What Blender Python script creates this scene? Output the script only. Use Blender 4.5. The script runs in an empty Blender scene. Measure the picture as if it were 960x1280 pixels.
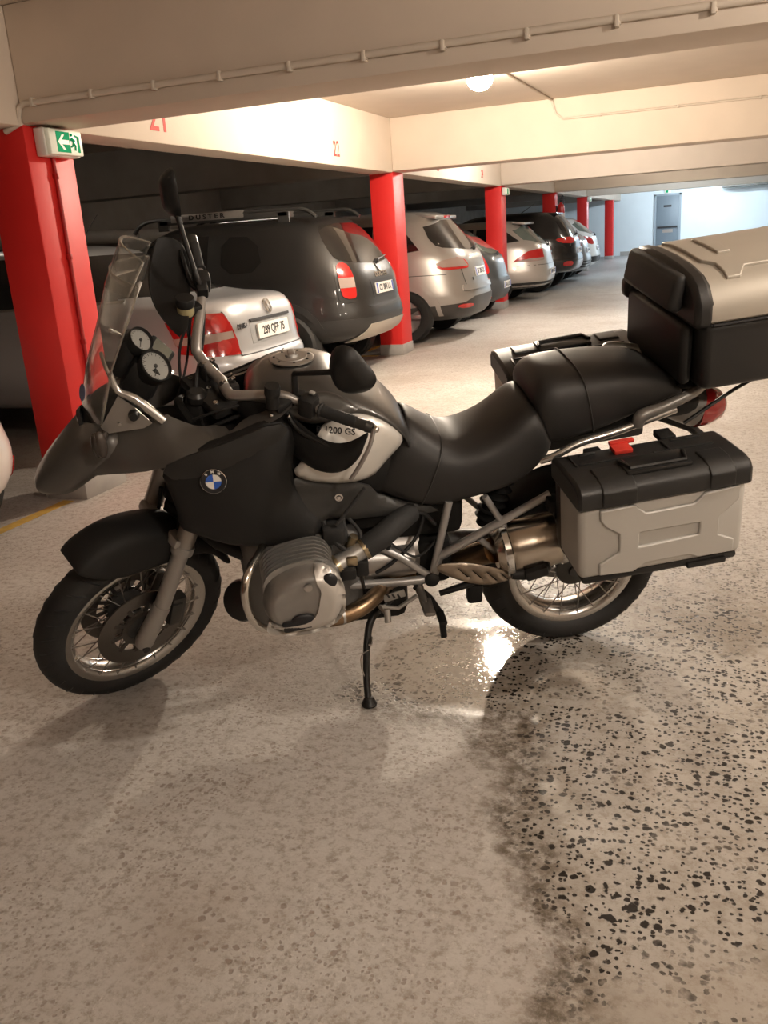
import bpy, bmesh, math, random
import numpy as np
from mathutils import Vector, Matrix
from mathutils.bvhtree import BVHTree
from mathutils.geometry import delaunay_2d_cdt

random.seed(7)
SC = bpy.context.scene
COL = SC.collection
PI = math.pi

# ------------------------------------------------------------------ camera, world, exposure
def make_camera():
    pitch, roll, yaw = 0.30182847, -0.07040466, 0.36160823
    cy, sy, cp, sp = math.cos(yaw), math.sin(yaw), math.cos(pitch), math.sin(pitch)
    fwd = Vector((-sy * cp, cy * cp, -sp)); right = Vector((cy, sy, 0)); up = right.cross(fwd)
    r = right * math.cos(roll) + up * math.sin(roll)
    u = up * math.cos(roll) - right * math.sin(roll)
    cam = bpy.data.cameras.new('camera'); ob = bpy.data.objects.new('camera', cam); COL.objects.link(ob)
    M = Matrix.Identity(4)
    for i in range(3):
        M[i][0] = r[i]; M[i][1] = u[i]; M[i][2] = -fwd[i]
    M[0][3], M[1][3], M[2][3] = 0.0, 0.0, 1.443
    ob.matrix_world = M
    cam.sensor_fit = 'VERTICAL'; cam.sensor_height = 24.0; cam.lens = 1105.93 / 1280 * 24.0
    cam.clip_start = 0.05; cam.clip_end = 200
    SC.camera = ob
make_camera()
w = bpy.data.worlds.new('world'); SC.world = w; w.use_nodes = True
w.node_tree.nodes['Background'].inputs[0].default_value = (0.02, 0.02, 0.022, 1)
w.node_tree.nodes['Background'].inputs[1].default_value = 1.0
vs = SC.view_settings
vs.view_transform = 'Standard'; vs.look = 'None'; vs.gamma = 1.0; vs.exposure = 0.0
try: vs.use_curve_mapping = False
except Exception: pass
SC.cycles.max_bounces = 10; SC.cycles.diffuse_bounces = 5; SC.cycles.glossy_bounces = 4
SC.cycles.transparent_max_bounces = 16; SC.cycles.transmission_bounces = 6
SC.cycles.use_denoising = True
SC.cycles.caustics_reflective = False; SC.cycles.caustics_refractive = False
SC.cycles.sample_clamp_indirect = 4.0
# lamp table: x, y, z, radiance, colour, shape   (bodies are built further down)
WARM = (1.0, 0.85, 0.68); WARM2 = (1.0, 0.875, 0.745); COOL = (0.78, 0.91, 1.0); WHITE = (1.0, 0.90, 0.76)
LAMPS = [(-1.86, 7.85, 2.62, 1300, WARM, 'globe'), (1.9, -.4, 2.62, 470, WARM2, 'globe'), (2.2, 2.7, 2.62, 600, WARM2, 'globe'), (-1.86, 13.75, 2.62, 950, (1.0, .91, .80), 'globe'),
         (-1.0, 20.0, 2.68, 260, WHITE, 'tube'), (-1.0, 25.8, 2.68, 420, COOL, 'tube'), (0.2, 32.5, 2.68, 800, COOL, 'tube'), (-.2, 35.6, 2.68, 950, COOL, 'tube'), (-7.2, 7.6, 2.68, 22, WHITE, 'tube'), (-7.2, 13.7, 2.68, 26, WHITE, 'tube'), (-7.2, 19.8, 2.68, 30, WHITE, 'tube')]  # last three tubes are added fill to brighten the bays, no known source

# ------------------------------------------------------------------ materials
MATS = {}
def mat(name, col=(.5, .5, .5), rough=.5, metal=0.0, var=0.0, scale=8.0, bump=0.0, bscale=60.0, coat=0.0, emit=None, spec=.5, flake=0.0):
    if name in MATS: return MATS[name]
    m = bpy.data.materials.new(name); m.use_nodes = True; nt = m.node_tree; b = nt.nodes['Principled BSDF']
    b.inputs['Base Color'].default_value = (*col, 1); b.inputs['Roughness'].default_value = rough; b.inputs['Metallic'].default_value = metal
    b.inputs['Specular IOR Level'].default_value = spec
    if coat: b.inputs['Coat Weight'].default_value = coat; b.inputs['Coat Roughness'].default_value = .06
    tc = nt.nodes.new('ShaderNodeTexCoord')
    if var:
        n = nt.nodes.new('ShaderNodeTexNoise'); n.inputs['Scale'].default_value = scale; n.inputs['Detail'].default_value = 5
        nt.links.new(tc.outputs['Object'], n.inputs['Vector'])
        mx = nt.nodes.new('ShaderNodeMix'); mx.data_type = 'RGBA'
        mx.inputs[6].default_value = (*[c * (1 - var) for c in col], 1); mx.inputs[7].default_value = (*[min(1, c * (1 + var)) for c in col], 1)
        nt.links.new(n.outputs['Fac'], mx.inputs[0]); nt.links.new(mx.outputs[2], b.inputs['Base Color'])
    if bump:
        n2 = nt.nodes.new('ShaderNodeTexNoise'); n2.inputs['Scale'].default_value = bscale; n2.inputs['Detail'].default_value = 3
        nt.links.new(tc.outputs['Object'], n2.inputs['Vector'])
        bp = nt.nodes.new('ShaderNodeBump'); bp.inputs['Strength'].default_value = bump; bp.inputs['Distance'].default_value = .002
        nt.links.new(n2.outputs['Fac'], bp.inputs['Height']); nt.links.new(bp.outputs[0], b.inputs['Normal'])
    if emit:
        b.inputs['Emission Color'].default_value = (*emit[0], 1); b.inputs['Emission Strength'].default_value = emit[1]
    MATS[name] = m; return m
def glass(name, tint=(.9, .92, .9), refl=1.0, rough=.02, haze=0.0):
    if name in MATS: return MATS[name]
    m = bpy.data.materials.new(name); m.use_nodes = True; nt = m.node_tree; nt.nodes.clear()
    o = nt.nodes.new('ShaderNodeOutputMaterial'); t = nt.nodes.new('ShaderNodeBsdfTransparent'); g = nt.nodes.new('ShaderNodeBsdfGlossy')
    t.inputs[0].default_value = (*tint, 1); g.inputs['Roughness'].default_value = rough
    f = nt.nodes.new('ShaderNodeLayerWeight'); f.inputs['Blend'].default_value = .5
    pw = nt.nodes.new('ShaderNodeMath'); pw.operation = 'POWER'; pw.inputs[1].default_value = 4.0; nt.links.new(f.outputs['Facing'], pw.inputs[0])
    mul = nt.nodes.new('ShaderNodeMath'); mul.operation = 'MULTIPLY_ADD'; mul.inputs[1].default_value = .75 * refl; mul.inputs[2].default_value = .035 * refl
    nt.links.new(pw.outputs[0], mul.inputs[0])
    mx = nt.nodes.new('ShaderNodeMixShader'); nt.links.new(mul.outputs[0], mx.inputs[0]); nt.links.new(t.outputs[0], mx.inputs[1]); nt.links.new(g.outputs[0], mx.inputs[2])
    last = mx
    if haze:
        d = nt.nodes.new('ShaderNodeBsdfDiffuse'); d.inputs[0].default_value = (.75, .72, .66, 1)
        m2 = nt.nodes.new('ShaderNodeMixShader'); m2.inputs[0].default_value = haze
        nt.links.new(mx.outputs[0], m2.inputs[1]); nt.links.new(d.outputs[0], m2.inputs[2]); last = m2
    nt.links.new(last.outputs[0], o.inputs[0]); MATS[name] = m; return m

def floor_material():
    m = bpy.data.materials.new('worn_concrete'); m.use_nodes = True; nt = m.node_tree; b = nt.nodes['Principled BSDF']; L = nt.links
    g = nt.nodes.new('ShaderNodeNewGeometry'); sep = nt.nodes.new('ShaderNodeSeparateXYZ'); L.new(g.outputs['Position'], sep.inputs[0])
    def N(scale, detail=4, rough=.6, off=0.0):
        n = nt.nodes.new('ShaderNodeTexNoise'); n.inputs['Scale'].default_value = scale; n.inputs['Detail'].default_value = detail; n.inputs['Roughness'].default_value = rough
        if off:
            mp = nt.nodes.new('ShaderNodeMapping'); mp.inputs['Location'].default_value = (off, off * .7, 0); L.new(g.outputs['Position'], mp.inputs[0]); L.new(mp.outputs[0], n.inputs['Vector'])
        else: L.new(g.outputs['Position'], n.inputs['Vector'])
        return n.outputs['Fac']
    def M(op, a, c=None, clamp=False):
        n = nt.nodes.new('ShaderNodeMath'); n.operation = op; n.use_clamp = clamp
        for i, v in enumerate((a, c)):
            if v is None: continue
            if isinstance(v, (int, float)): n.inputs[i].default_value = v
            else: L.new(v, n.inputs[i])
        return n.outputs[0]
    def SS(v, a, c, lo=0.0, hi=1.0):
        n = nt.nodes.new('ShaderNodeMapRange'); n.interpolation_type = 'SMOOTHSTEP'
        n.inputs[1].default_value = a; n.inputs[2].default_value = c; n.inputs[3].default_value = lo; n.inputs[4].default_value = hi
        L.new(v, n.inputs[0]); return n.outputs[0]
    def MIX(f, a, c):
        n = nt.nodes.new('ShaderNodeMix'); n.data_type = 'RGBA'
        if isinstance(f, (int, float)): n.inputs[0].default_value = f
        else: L.new(f, n.inputs[0])
        for i, v in ((6, a), (7, c)):
            if isinstance(v, tuple): n.inputs[i].default_value = (*v, 1)
            else: L.new(v, n.inputs[i])
        return n.outputs[2]
    def V(scale, off=0.0):
        n = nt.nodes.new('ShaderNodeTexVoronoi'); n.inputs['Scale'].default_value = scale; n.inputs['Randomness'].default_value = 1
        mp = nt.nodes.new('ShaderNodeMapping'); mp.inputs['Location'].default_value = (off, off * 1.3, 0)
        nz = nt.nodes.new('ShaderNodeTexNoise'); nz.inputs['Scale'].default_value = scale * 1.1; nz.inputs['Detail'].default_value = 3
        L.new(g.outputs['Position'], nz.inputs['Vector'])
        sc = nt.nodes.new('ShaderNodeVectorMath'); sc.operation = 'SCALE'; sc.inputs['Scale'].default_value = .9 / scale
        L.new(nz.outputs['Color'], sc.inputs[0])
        ad = nt.nodes.new('ShaderNodeVectorMath'); ad.operation = 'ADD'; L.new(g.outputs['Position'], ad.inputs[0]); L.new(sc.outputs[0], ad.inputs[1])
        L.new(ad.outputs[0], mp.inputs[0]); L.new(mp.outputs[0], n.inputs['Vector'])
        sx = nt.nodes.new('ShaderNodeSeparateColor'); L.new(n.outputs['Color'], sx.inputs[0])
        return n.outputs['Distance'], sx.outputs[0]
    X, Y = sep.outputs[0], sep.outputs[1]
    wob = M('MULTIPLY', M('SUBTRACT', N(3.0, 5), .5), .55)
    # the oily, wetter half of the floor: to the right of a wandering edge, and beneath the rear of the bike
    edge = M('ADD', M('ADD', X, M('MULTIPLY', Y, .35)), wob)          # X + .35Y  (edge at .27)
    right = SS(edge, .20, .34)
    near = SS(M('ADD', Y, M('MULTIPLY', wob, .6)), 2.42, 2.32)
    far_on = M('SUBTRACT', 1.0, near)
    under = M('MULTIPLY', M('MULTIPLY', far_on, SS(M('ADD', X, wob), -1.12, -.98)), SS(Y, 4.3, 3.2))
    oily = M('MAXIMUM', M('MULTIPLY', right, SS(Y, 4.6, 3.0)), under)
    # tide line: a darker dirt band along that edge
    band = M('MULTIPLY', M('MULTIPLY', SS(edge, .15, .25), SS(edge, .40, .28)), near)
    band2 = M('MULTIPLY', M('MULTIPLY', SS(Y, 2.24, 2.34), SS(Y, 2.47, 2.37)), M('MULTIPLY', SS(X, -1.08, -.9), SS(X, -.35, -.5)))
    band = M('MAXIMUM', band, band2)
    base = MIX(N(1.6, 8, .65), (.44, .405, .37), (.58, .55, .515))
    base = MIX(M('MULTIPLY', SS(N(.55, 4, .6, 5.1), .42, .62), .45), base, (.64, .615, .58))
    base = MIX(M('MULTIPLY', SS(N(5.5, 6, .7, 2.2), .52, .72), .4), base, (.36, .31, .265))
    base = MIX(M('MULTIPLY', SS(N(75, 3, .6, 1.7), .5, .75), .3), base, (.30, .265, .23))
    base = MIX(M('MULTIPLY', SS(N(30, 8, .78, 3.3), .46, .64), .72), base, (.27, .225, .18))
    base = MIX(M('MULTIPLY', SS(N(48, 5, .7, 12.1), .58, .72), .55), base, (.74, .70, .65))
    base = MIX(M('MULTIPLY', SS(N(.9, 5, .65, 15.0), .50, .70), .5), base, (.33, .27, .22))
    zone = SS(N(2.2, 4, .6, 9.3), .38, .62)
    d1, c1 = V(42.0); d2, c2 = V(19.0, 3.3); d3, c3 = V(75.0, 7.7)
    # pale brown pits everywhere
    p1 = M('MULTIPLY', M('MULTIPLY', SS(d1, .40, .24), M('LESS_THAN', c1, .42)), M('MULTIPLY', zone, .7))
    p2 = M('MULTIPLY', M('MULTIPLY', SS(d3, .42, .25), M('LESS_THAN', c3, .5)), M('MULTIPLY', SS(N(3.1, 4, .6, 4.4), .4, .6), .6))
    pits = M('MAXIMUM', p1, p2)
    base = MIX(pits, base, (.235, .18, .145))
    # black oily pits on the stained half
    q1 = M('MULTIPLY', SS(d1, .46, .32), M('LESS_THAN', c1, .40)); q2 = M('MULTIPLY', SS(d2, .26, .20), M('LESS_THAN', c2, .22)); q3 = M('MULTIPLY', SS(d3, .46, .34), M('LESS_THAN', c3, .42))
    blk = M('MULTIPLY', M('MAXIMUM', M('MAXIMUM', q1, q2), q3), oily)
    blk = M('MULTIPLY', blk, SS(N(2.4, 6, .7, 6.6), .36, .50))
    base = MIX(M('MULTIPLY', oily, .30), base, (.30, .26, .20))
    base = MIX(M('MULTIPLY', M('MULTIPLY', oily, SS(N(1.7, 6, .7, 21.0), .46, .62)), .55), base, (.17, .135, .095))
    base = MIX(M('MULTIPLY', M('MULTIPLY', band, SS(N(22, 6, .75, 30.0), .34, .62)), .9), base, (.10, .075, .05))
    base = MIX(M('MULTIPLY', blk, .97), base, (.018, .014, .011))
    # low light in the bays, painted into the floor as a darker tone
    bay = SS(M('ADD', X, M('MULTIPLY', wob, .3)), -3.55, -3.95)
    base = MIX(M('MULTIPLY', bay, .55), base, (.10, .088, .08))
    # bluish grey tone further down the aisle
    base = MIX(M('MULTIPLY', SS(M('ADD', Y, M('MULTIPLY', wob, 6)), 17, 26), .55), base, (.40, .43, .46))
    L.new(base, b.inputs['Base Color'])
    # standing water by the rear wheel is mirror-like, elsewhere worn and matt
    dx = M('DIVIDE', M('ADD', X, .66), .48); dy = M('DIVIDE', M('SUBTRACT', Y, 2.72), .36)
    rad = M('SQRT', M('ADD', M('MULTIPLY', dx, dx), M('MULTIPLY', dy, dy)))
    pud = SS(M('ADD', rad, M('MULTIPLY', wob, 1.3)), 1.12, .70)
    r0 = SS(N(9.0, 5, .7, 3.9), .3, .7, .46, .66)
    r1 = M('SUBTRACT', r0, M('MULTIPLY', oily, .20))
    r2 = M('SUBTRACT', r1, M('MULTIPLY', SS(Y, 8, 16), .12))
    mr = nt.nodes.new('ShaderNodeMix'); mr.data_type = 'FLOAT'; L.new(pud, mr.inputs[0]); L.new(r2, mr.inputs[2]); mr.inputs[3].default_value = .028
    L.new(mr.outputs[0], b.inputs['Roughness'])
    b.inputs['Specular IOR Level'].default_value = .30
    bp = nt.nodes.new('ShaderNodeBump'); bp.inputs['Distance'].default_value = .004
    h = M('SUBTRACT', M('ADD', N(60, 4, .6, 8.8), M('MULTIPLY', N(9, 4, .6, 1.1), .8)), M('MULTIPLY', M('MAXIMUM', pits, blk), .8))
    L.new(h, bp.inputs['Height'])
    L.new(M('SUBTRACT', SS(pud, 0, .6, .42, .03), M('MULTIPLY', oily, 0.0)), bp.inputs['Strength'])
    L.new(bp.outputs[0], b.inputs['Normal'])
    return m

# ------------------------------------------------------------------ mesh helpers
def new_obj(name, me, parent=None, m=None):
    o = bpy.data.objects.new(name, me); COL.objects.link(o)
    if m is not None and me is not None: me.materials.append(m)
    if parent is not None: o.parent = parent
    return o
def empty(name, loc=(0, 0, 0), rz=0.0, s=1.0):
    o = bpy.data.objects.new(name, None); COL.objects.link(o); o.location = loc; o.rotation_euler = (0, 0, rz); o.scale = (s, s, s)
    o.empty_display_size = .2; return o
def tag(o, label=None, cat=None, group=None, kind=None):
    if label: o['label'] = label
    if cat: o['category'] = cat
    if group: o['group'] = group
    if kind: o['kind'] = kind
    return o
def cr(pts, n=6, closed=False):
    P = [Vector(p) for p in pts]; out = []; k = len(P)
    rng = range(k) if closed else range(k - 1)
    for i in rng:
        if closed: a, b_, c, d = P[i - 1], P[i], P[(i + 1) % k], P[(i + 2) % k]
        else: a, b_, c, d = P[max(i - 1, 0)], P[i], P[i + 1], P[min(i + 2, k - 1)]
        for j in range(n):
            t = j / n
            out.append(.5 * ((2 * b_) + (c - a) * t + (2 * a - 5 * b_ + 4 * c - d) * t * t + (3 * b_ - a - 3 * c + d) * t ** 3))
    if not closed: out.append(P[-1])
    return out
class B:
    def __init__(s): s.bm = bmesh.new()
    def box(s, c, d, M=None, bev=0.0, seg=2):
        r = bmesh.ops.create_cube(s.bm, size=1.0); vs_ = r['verts']
        for v in vs_: v.co = Vector((v.co.x * d[0], v.co.y * d[1], v.co.z * d[2]))
        if bev:
            es = list({e for v in vs_ for e in v.link_edges})
            rb = bmesh.ops.bevel(s.bm, geom=es, offset=bev, segments=seg, affect='EDGES', profile=.5)
            vs_ = list({v for f in rb['faces'] for v in f.verts} | {v for v in vs_ if v.is_valid})
        T = Matrix.Translation(c) @ (M if M is not None else Matrix.Identity(4))
        done = set()
        for v in vs_:
            if v.is_valid and v not in done: v.co = T @ v.co; done.add(v)
        return s
    def tube(s, pts, r, n=10, smooth=0, caps=True, closed=False):
        P = cr(pts, smooth, closed) if smooth else [Vector(p) for p in pts]
        k = len(P)
        if isinstance(r, (int, float)): R = [r] * k
        else: R = [float(np.interp(i / (k - 1) * (len(r) - 1), range(len(r)), r)) for i in range(k)]
        T = []
        for i in range(k):
            if closed: d = P[(i + 1) % k] - P[i - 1]
            else: d = P[min(i + 1, k - 1)] - P[max(i - 1, 0)]
            T.append(d.normalized() if d.length > 1e-9 else Vector((0, 0, 1)))
        u = T[0].orthogonal().normalized(); rings = []
        for i in range(k):
            u = (u - T[i] * u.dot(T[i])).normalized(); v = T[i].cross(u)
            rings.append([s.bm.verts.new(P[i] + (u * math.cos(2 * PI * j / n) + v * math.sin(2 * PI * j / n)) * R[i]) for j in range(n)])
        for i in range(k if closed else k - 1):
            a, b_ = rings[i], rings[(i + 1) % k]
            for j in range(n): s.bm.faces.new((a[j], a[(j + 1) % n], b_[(j + 1) % n], b_[j]))
        if caps and not closed:
            s.bm.faces.new(rings[0][::-1]); s.bm.faces.new(rings[-1])
        return s
    def lathe(s, prof, c=(0, 0, 0), axis='Y', seg=32, M=None, closed=False):
        # prof: (radius, height along axis)
        T = M if M is not None else {'Y': Matrix.Rotation(-PI / 2, 4, 'X'), 'Z': Matrix.Identity(4), 'X': Matrix.Rotation(PI / 2, 4, 'Y')}[axis]
        T = Matrix.Translation(c) @ T
        rings = []
        for r, h in prof:
            if r < 1e-6: rings.append([s.bm.verts.new(T @ Vector((0, 0, h)))])
            else: rings.append([s.bm.verts.new(T @ Vector((r * math.cos(2 * PI * j / seg), r * math.sin(2 * PI * j / seg), h))) for j in range(seg)])
        prs = list(zip(rings, rings[1:])) + ([(rings[-1], rings[0])] if closed else [])
        for a, b_ in prs:
            for j in range(seg):
                k = (j + 1) % seg
                if len(a) == 1 and len(b_) > 1: s.bm.faces.new((a[0], b_[k], b_[j])) if True else 0
                elif len(b_) == 1 and len(a) > 1: s.bm.faces.new((a[j], a[k], b_[0]))
                elif len(a) > 1: s.bm.faces.new((a[j], a[k], b_[k], b_[j]))
        return s
    def prism(s, poly, f0, f1):
        # poly: 2D outline; f0, f1 map (u, v) to 3D for the two end faces
        a = [s.bm.verts.new(f0(*p)) for p in poly]; b_ = [s.bm.verts.new(f1(*p)) for p in poly]; n = len(poly)
        for i in range(n): s.bm.faces.new((a[i], a[(i + 1) % n], b_[(i + 1) % n], b_[i]))
        s.bm.faces.new(a[::-1]); s.bm.faces.new(b_); return s
    def loft(s, secs, closed=True, caps=True):
        R = [[s.bm.verts.new(p) for p in sec] for sec in secs]; n = len(secs[0])
        for a, b_ in zip(R, R[1:]):
            for j in range(n if closed else n - 1): s.bm.faces.new((a[j], a[(j + 1) % n], b_[(j + 1) % n], b_[j]))
        if caps and closed: s.bm.faces.new(R[0][::-1]); s.bm.faces.new(R[-1])
        return s
    def ball(s, c, r, seg=16, sc=(1, 1, 1)):
        T = Matrix.Translation(c) @ Matrix.Diagonal((r * sc[0], r * sc[1], r * sc[2], 1))
        bmesh.ops.create_uvsphere(s.bm, u_segments=seg, v_segments=max(6, seg // 2), radius=1.0, matrix=T); return s
    def mirror_y(s):
        g = s.bm.verts[:] + s.bm.edges[:] + s.bm.faces[:]
        r = bmesh.ops.duplicate(s.bm, geom=g); vs_ = [x for x in r['geom'] if isinstance(x, bmesh.types.BMVert)]
        for v in vs_: v.co.y = -v.co.y
        bmesh.ops.reverse_faces(s.bm, faces=[x for x in r['geom'] if isinstance(x, bmesh.types.BMFace)]); return s
    def done(s, name, m, parent=None, ang=38, M=None, sub=0, bev=0.0, label=None, solid=0.0, flat=False):
        bmesh.ops.recalc_face_normals(s.bm, faces=s.bm.faces[:])
        if M is not None: s.bm.transform(M)
        me = bpy.data.meshes.new(name); s.bm.to_mesh(me); s.bm.free()
        o = new_obj(name, me, parent, m)
        if not flat:
            me.polygons.foreach_set('use_smooth', [True] * len(me.polygons))
            if ang < 180: me.set_sharp_from_angle(angle=math.radians(ang))
        if solid: md = o.modifiers.new('s', 'SOLIDIFY'); md.thickness = solid; md.offset = -1
        if bev: md = o.modifiers.new('b', 'BEVEL'); md.width = bev; md.segments = 2; md.limit_method = 'ANGLE'; md.angle_limit = math.radians(40)
        if sub: md = o.modifiers.new('u', 'SUBSURF'); md.levels = sub; md.render_levels = sub
        if label: o['label'] = label
        return o
def islands(o):
    # one object per loose piece, so that every bolt, clip or band is a part of its own
    me = o.data; n = len(me.vertices); par = list(range(n))
    def find(i):
        while par[i] != i: par[i] = par[par[i]]; i = par[i]
        return i
    for e in me.edges:
        a, b_ = find(e.vertices[0]), find(e.vertices[1])
        if a != b_: par[a] = b_
    groups = {}
    for p in me.polygons: groups.setdefault(find(p.vertices[0]), []).append(p)
    if len(groups) < 2: return [o]
    out = []
    for k, ps in enumerate(groups.values()):
        idx = {}; vs_ = []; fs = []
        for p in ps:
            f = []
            for v in p.vertices:
                if v not in idx: idx[v] = len(vs_); vs_.append(me.vertices[v].co.copy())
                f.append(idx[v])
            fs.append(f)
        m2 = bpy.data.meshes.new(me.name); m2.from_pydata(vs_, [], fs); m2.update()
        m2.polygons.foreach_set('use_smooth', [True] * len(fs)); m2.set_sharp_from_angle(angle=math.radians(38))
        m2.materials.append(me.materials[0])
        if k == 0: o.data = m2; out.append(o)
        else:
            c = o.copy(); c.data = m2; COL.objects.link(c); out.append(c)
    return out
def tps(ctrl):
    P = np.array([(c[0], c[1]) for c in ctrl], float); v = np.array([c[2] for c in ctrl], float); n = len(P)
    def U(a, b_):
        r2 = ((a[:, None, :] - b_[None, :, :]) ** 2).sum(2); return np.where(r2 > 1e-12, r2 * np.log(r2 + 1e-12), 0.0)
    A = np.zeros((n + 3, n + 3)); A[:n, :n] = U(P, P) + np.eye(n) * 1e-4; A[:n, n] = 1; A[:n, n + 1:] = P; A[n, :n] = 1; A[n + 1:, :n] = P.T
    c = np.linalg.solve(A, np.concatenate([v, np.zeros(3)]))
    return lambda Q: U(np.asarray(Q, float), P) @ c[:n] + c[n] + np.asarray(Q, float) @ c[n + 1:]
def chaikin(P, it=2, corner=()):
    P = [tuple(p) for p in P]
    for _ in range(it):
        Q = []
        for i in range(len(P)):
            a, b_ = np.array(P[i]), np.array(P[(i + 1) % len(P)])
            Q += [tuple(a * .75 + b_ * .25), tuple(a * .25 + b_ * .75)]
        P = Q
    return P
def dense(P, h):
    out = []
    for i in range(len(P)):
        a, b_ = np.array(P[i], float), np.array(P[(i + 1) % len(P)], float); d = np.linalg.norm((b_ - a)[:2]); n = max(1, int(math.ceil(d / h)))
        out += [tuple(a + (b_ - a) * k / n) for k in range(n)]
    return out
def inside(P, q):
    P = np.asarray(P); x, y = q[:, 0:1], q[:, 1:2]; a = P; b_ = np.roll(P, -1, 0)
    c = ((a[None, :, 1] > y) != (b_[None, :, 1] > y)) & (x < (b_[None, :, 0] - a[None, :, 0]) * (y - a[None, :, 1]) / (b_[None, :, 1] - a[None, :, 1] + 1e-15) + a[None, :, 0])
    return c.sum(1) % 2 == 1
def pdist(P, q):
    P = np.asarray(P); a = P; b_ = np.roll(P, -1, 0); ab = b_ - a
    t = np.clip(((q[:, None, :] - a[None]) * ab[None]).sum(2) / ((ab ** 2).sum(1)[None] + 1e-15), 0, 1)
    return np.linalg.norm(a[None] + ab[None] * t[:, :, None] - q[:, None, :], axis=2).min(1)
def fill(poly, h, holes=()):
    # triangulated filling of a 2D outline with interior points -> verts, tris, boundary edge set, distance to the outline
    rings = [dense(poly, h)] + [dense(q, h) for q in holes]; vs_, es = [], []
    for r in rings:
        k = len(vs_); vs_ += [Vector(p[:2]) for p in r]; es += [(k + i, k + (i + 1) % len(r)) for i in range(len(r))]
    A = np.array([p[:2] for p in rings[0]]); lo, hi = A.min(0), A.max(0)
    gx, gz = np.meshgrid(np.arange(lo[0] + h / 2, hi[0], h), np.arange(lo[1] + h / 2, hi[1], h)); q = np.stack([gx.ravel(), gz.ravel()], 1)
    if len(q):
        k = inside(A, q) & (pdist(A, q) > h * .45)
        for r in rings[1:]:
            Rr = np.array([p[:2] for p in r]); k &= ~inside(Rr, q) & (pdist(Rr, q) > h * .45)
        vs_ += [Vector(p) for p in q[k]]
    v, e, f, *_ = delaunay_2d_cdt(vs_, es, [], 1, 1e-6)
    V_ = np.array([tuple(p) for p in v])
    if holes:
        C_ = np.array([V_[list(t)].mean(0) for t in f]); kk = np.ones(len(f), bool)
        for r in rings[1:]: kk &= ~inside(np.array([p[:2] for p in r]), C_)
        f = [t for t, k_ in zip(f, kk) if k_]
    D = pdist(A, V_)
    for r in rings[1:]: D = np.minimum(D, pdist(np.array([p[:2] for p in r]), V_))
    return V_, [tuple(t) for t in f], D
def skin_from(V3, tris, back):
    b = B(); n = len(V3); vv = [b.bm.verts.new(p) for p in V3] + [b.bm.verts.new(p) for p in back]; cnt = {}
    for t in tris:
        b.bm.faces.new([vv[i] for i in t]); b.bm.faces.new([vv[i + n] for i in t[::-1]])
        for i in range(3):
            e = (t[i], t[(i + 1) % 3]); cnt[tuple(sorted(e))] = cnt.get(tuple(sorted(e)), []) + [e]
    for es in cnt.values():
        if len(es) == 1:
            i, j = es[0]; b.bm.faces.new((vv[j], vv[i], vv[i + n], vv[j + n]))
    for v in list(b.bm.verts):
        if not v.link_faces: b.bm.verts.remove(v)
    return b
def side_panel(name, bd, inner, m, parent, th=.006, h=.016, roll=.010, rw=.022, smooth=2, side=1, holes=(), label=None, lift=0.0, ang=50):
    # bodywork panel: outline points (x, y, z) seen from the side, y interpolated, edges rolled inward
    f = tps([(p[0], p[2], p[1]) for p in list(bd) + list(inner)])
    poly = [(p[0], p[2]) for p in bd]
    if smooth: poly = chaikin(poly, smooth)
    V_, T, D = fill(poly, h, holes)
    y = f(V_) + lift - roll * np.clip(1 - D / rw, 0, 1) ** 2
    b = skin_from([(p[0], side * yy, p[1]) for p, yy in zip(V_, y)], T, [(p[0], side * (yy - th), p[1]) for p, yy in zip(V_, y)])
    return b.done(name, m, parent, ang=ang, label=label)
def text_mesh(name, s, size, m, parent, M, ext=.002, sx=1.0, bold=0.0, align='CENTER'):
    cu = bpy.data.curves.new('t', 'FONT'); cu.body = s; cu.size = size; cu.extrude = ext; cu.align_x = align; cu.align_y = 'CENTER'; cu.offset = bold; cu.resolution_u = 3
    ob = bpy.data.objects.new('t', cu); COL.objects.link(ob)
    dg = bpy.context.evaluated_depsgraph_get(); dg.update()
    me = bpy.data.meshes.new_from_object(ob.evaluated_get(dg)); bpy.data.objects.remove(ob); bpy.data.curves.remove(cu)
    me.transform(M @ Matrix.Diagonal((sx, 1, 1, 1))); me.name = name; me.materials.clear()
    return new_obj(name, me, parent, m)
def frame(o, ex, ey):
    # matrix with local x along ex, local y along ey
    ex, ey = Vector(ex).normalized(), Vector(ey); ez = ex.cross(ey).normalized(); ey = ez.cross(ex)
    M = Matrix.Identity(4)
    for i in range(3): M[i][0], M[i][1], M[i][2], M[i][3] = ex[i], ey[i], ez[i], o[i]
    return M
def rbox(w_, h_, r, n=4):
    out = []
    for cx, cy, a0 in ((w_ / 2 - r, h_ / 2 - r, 0), (-w_ / 2 + r, h_ / 2 - r, 90), (-w_ / 2 + r, -h_ / 2 + r, 180), (w_ / 2 - r, -h_ / 2 + r, 270)):
        for k in range(n + 1):
            a = math.radians(a0 + 90 * k / n); out.append((cx + r * math.cos(a), cy + r * math.sin(a)))
    return out

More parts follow.
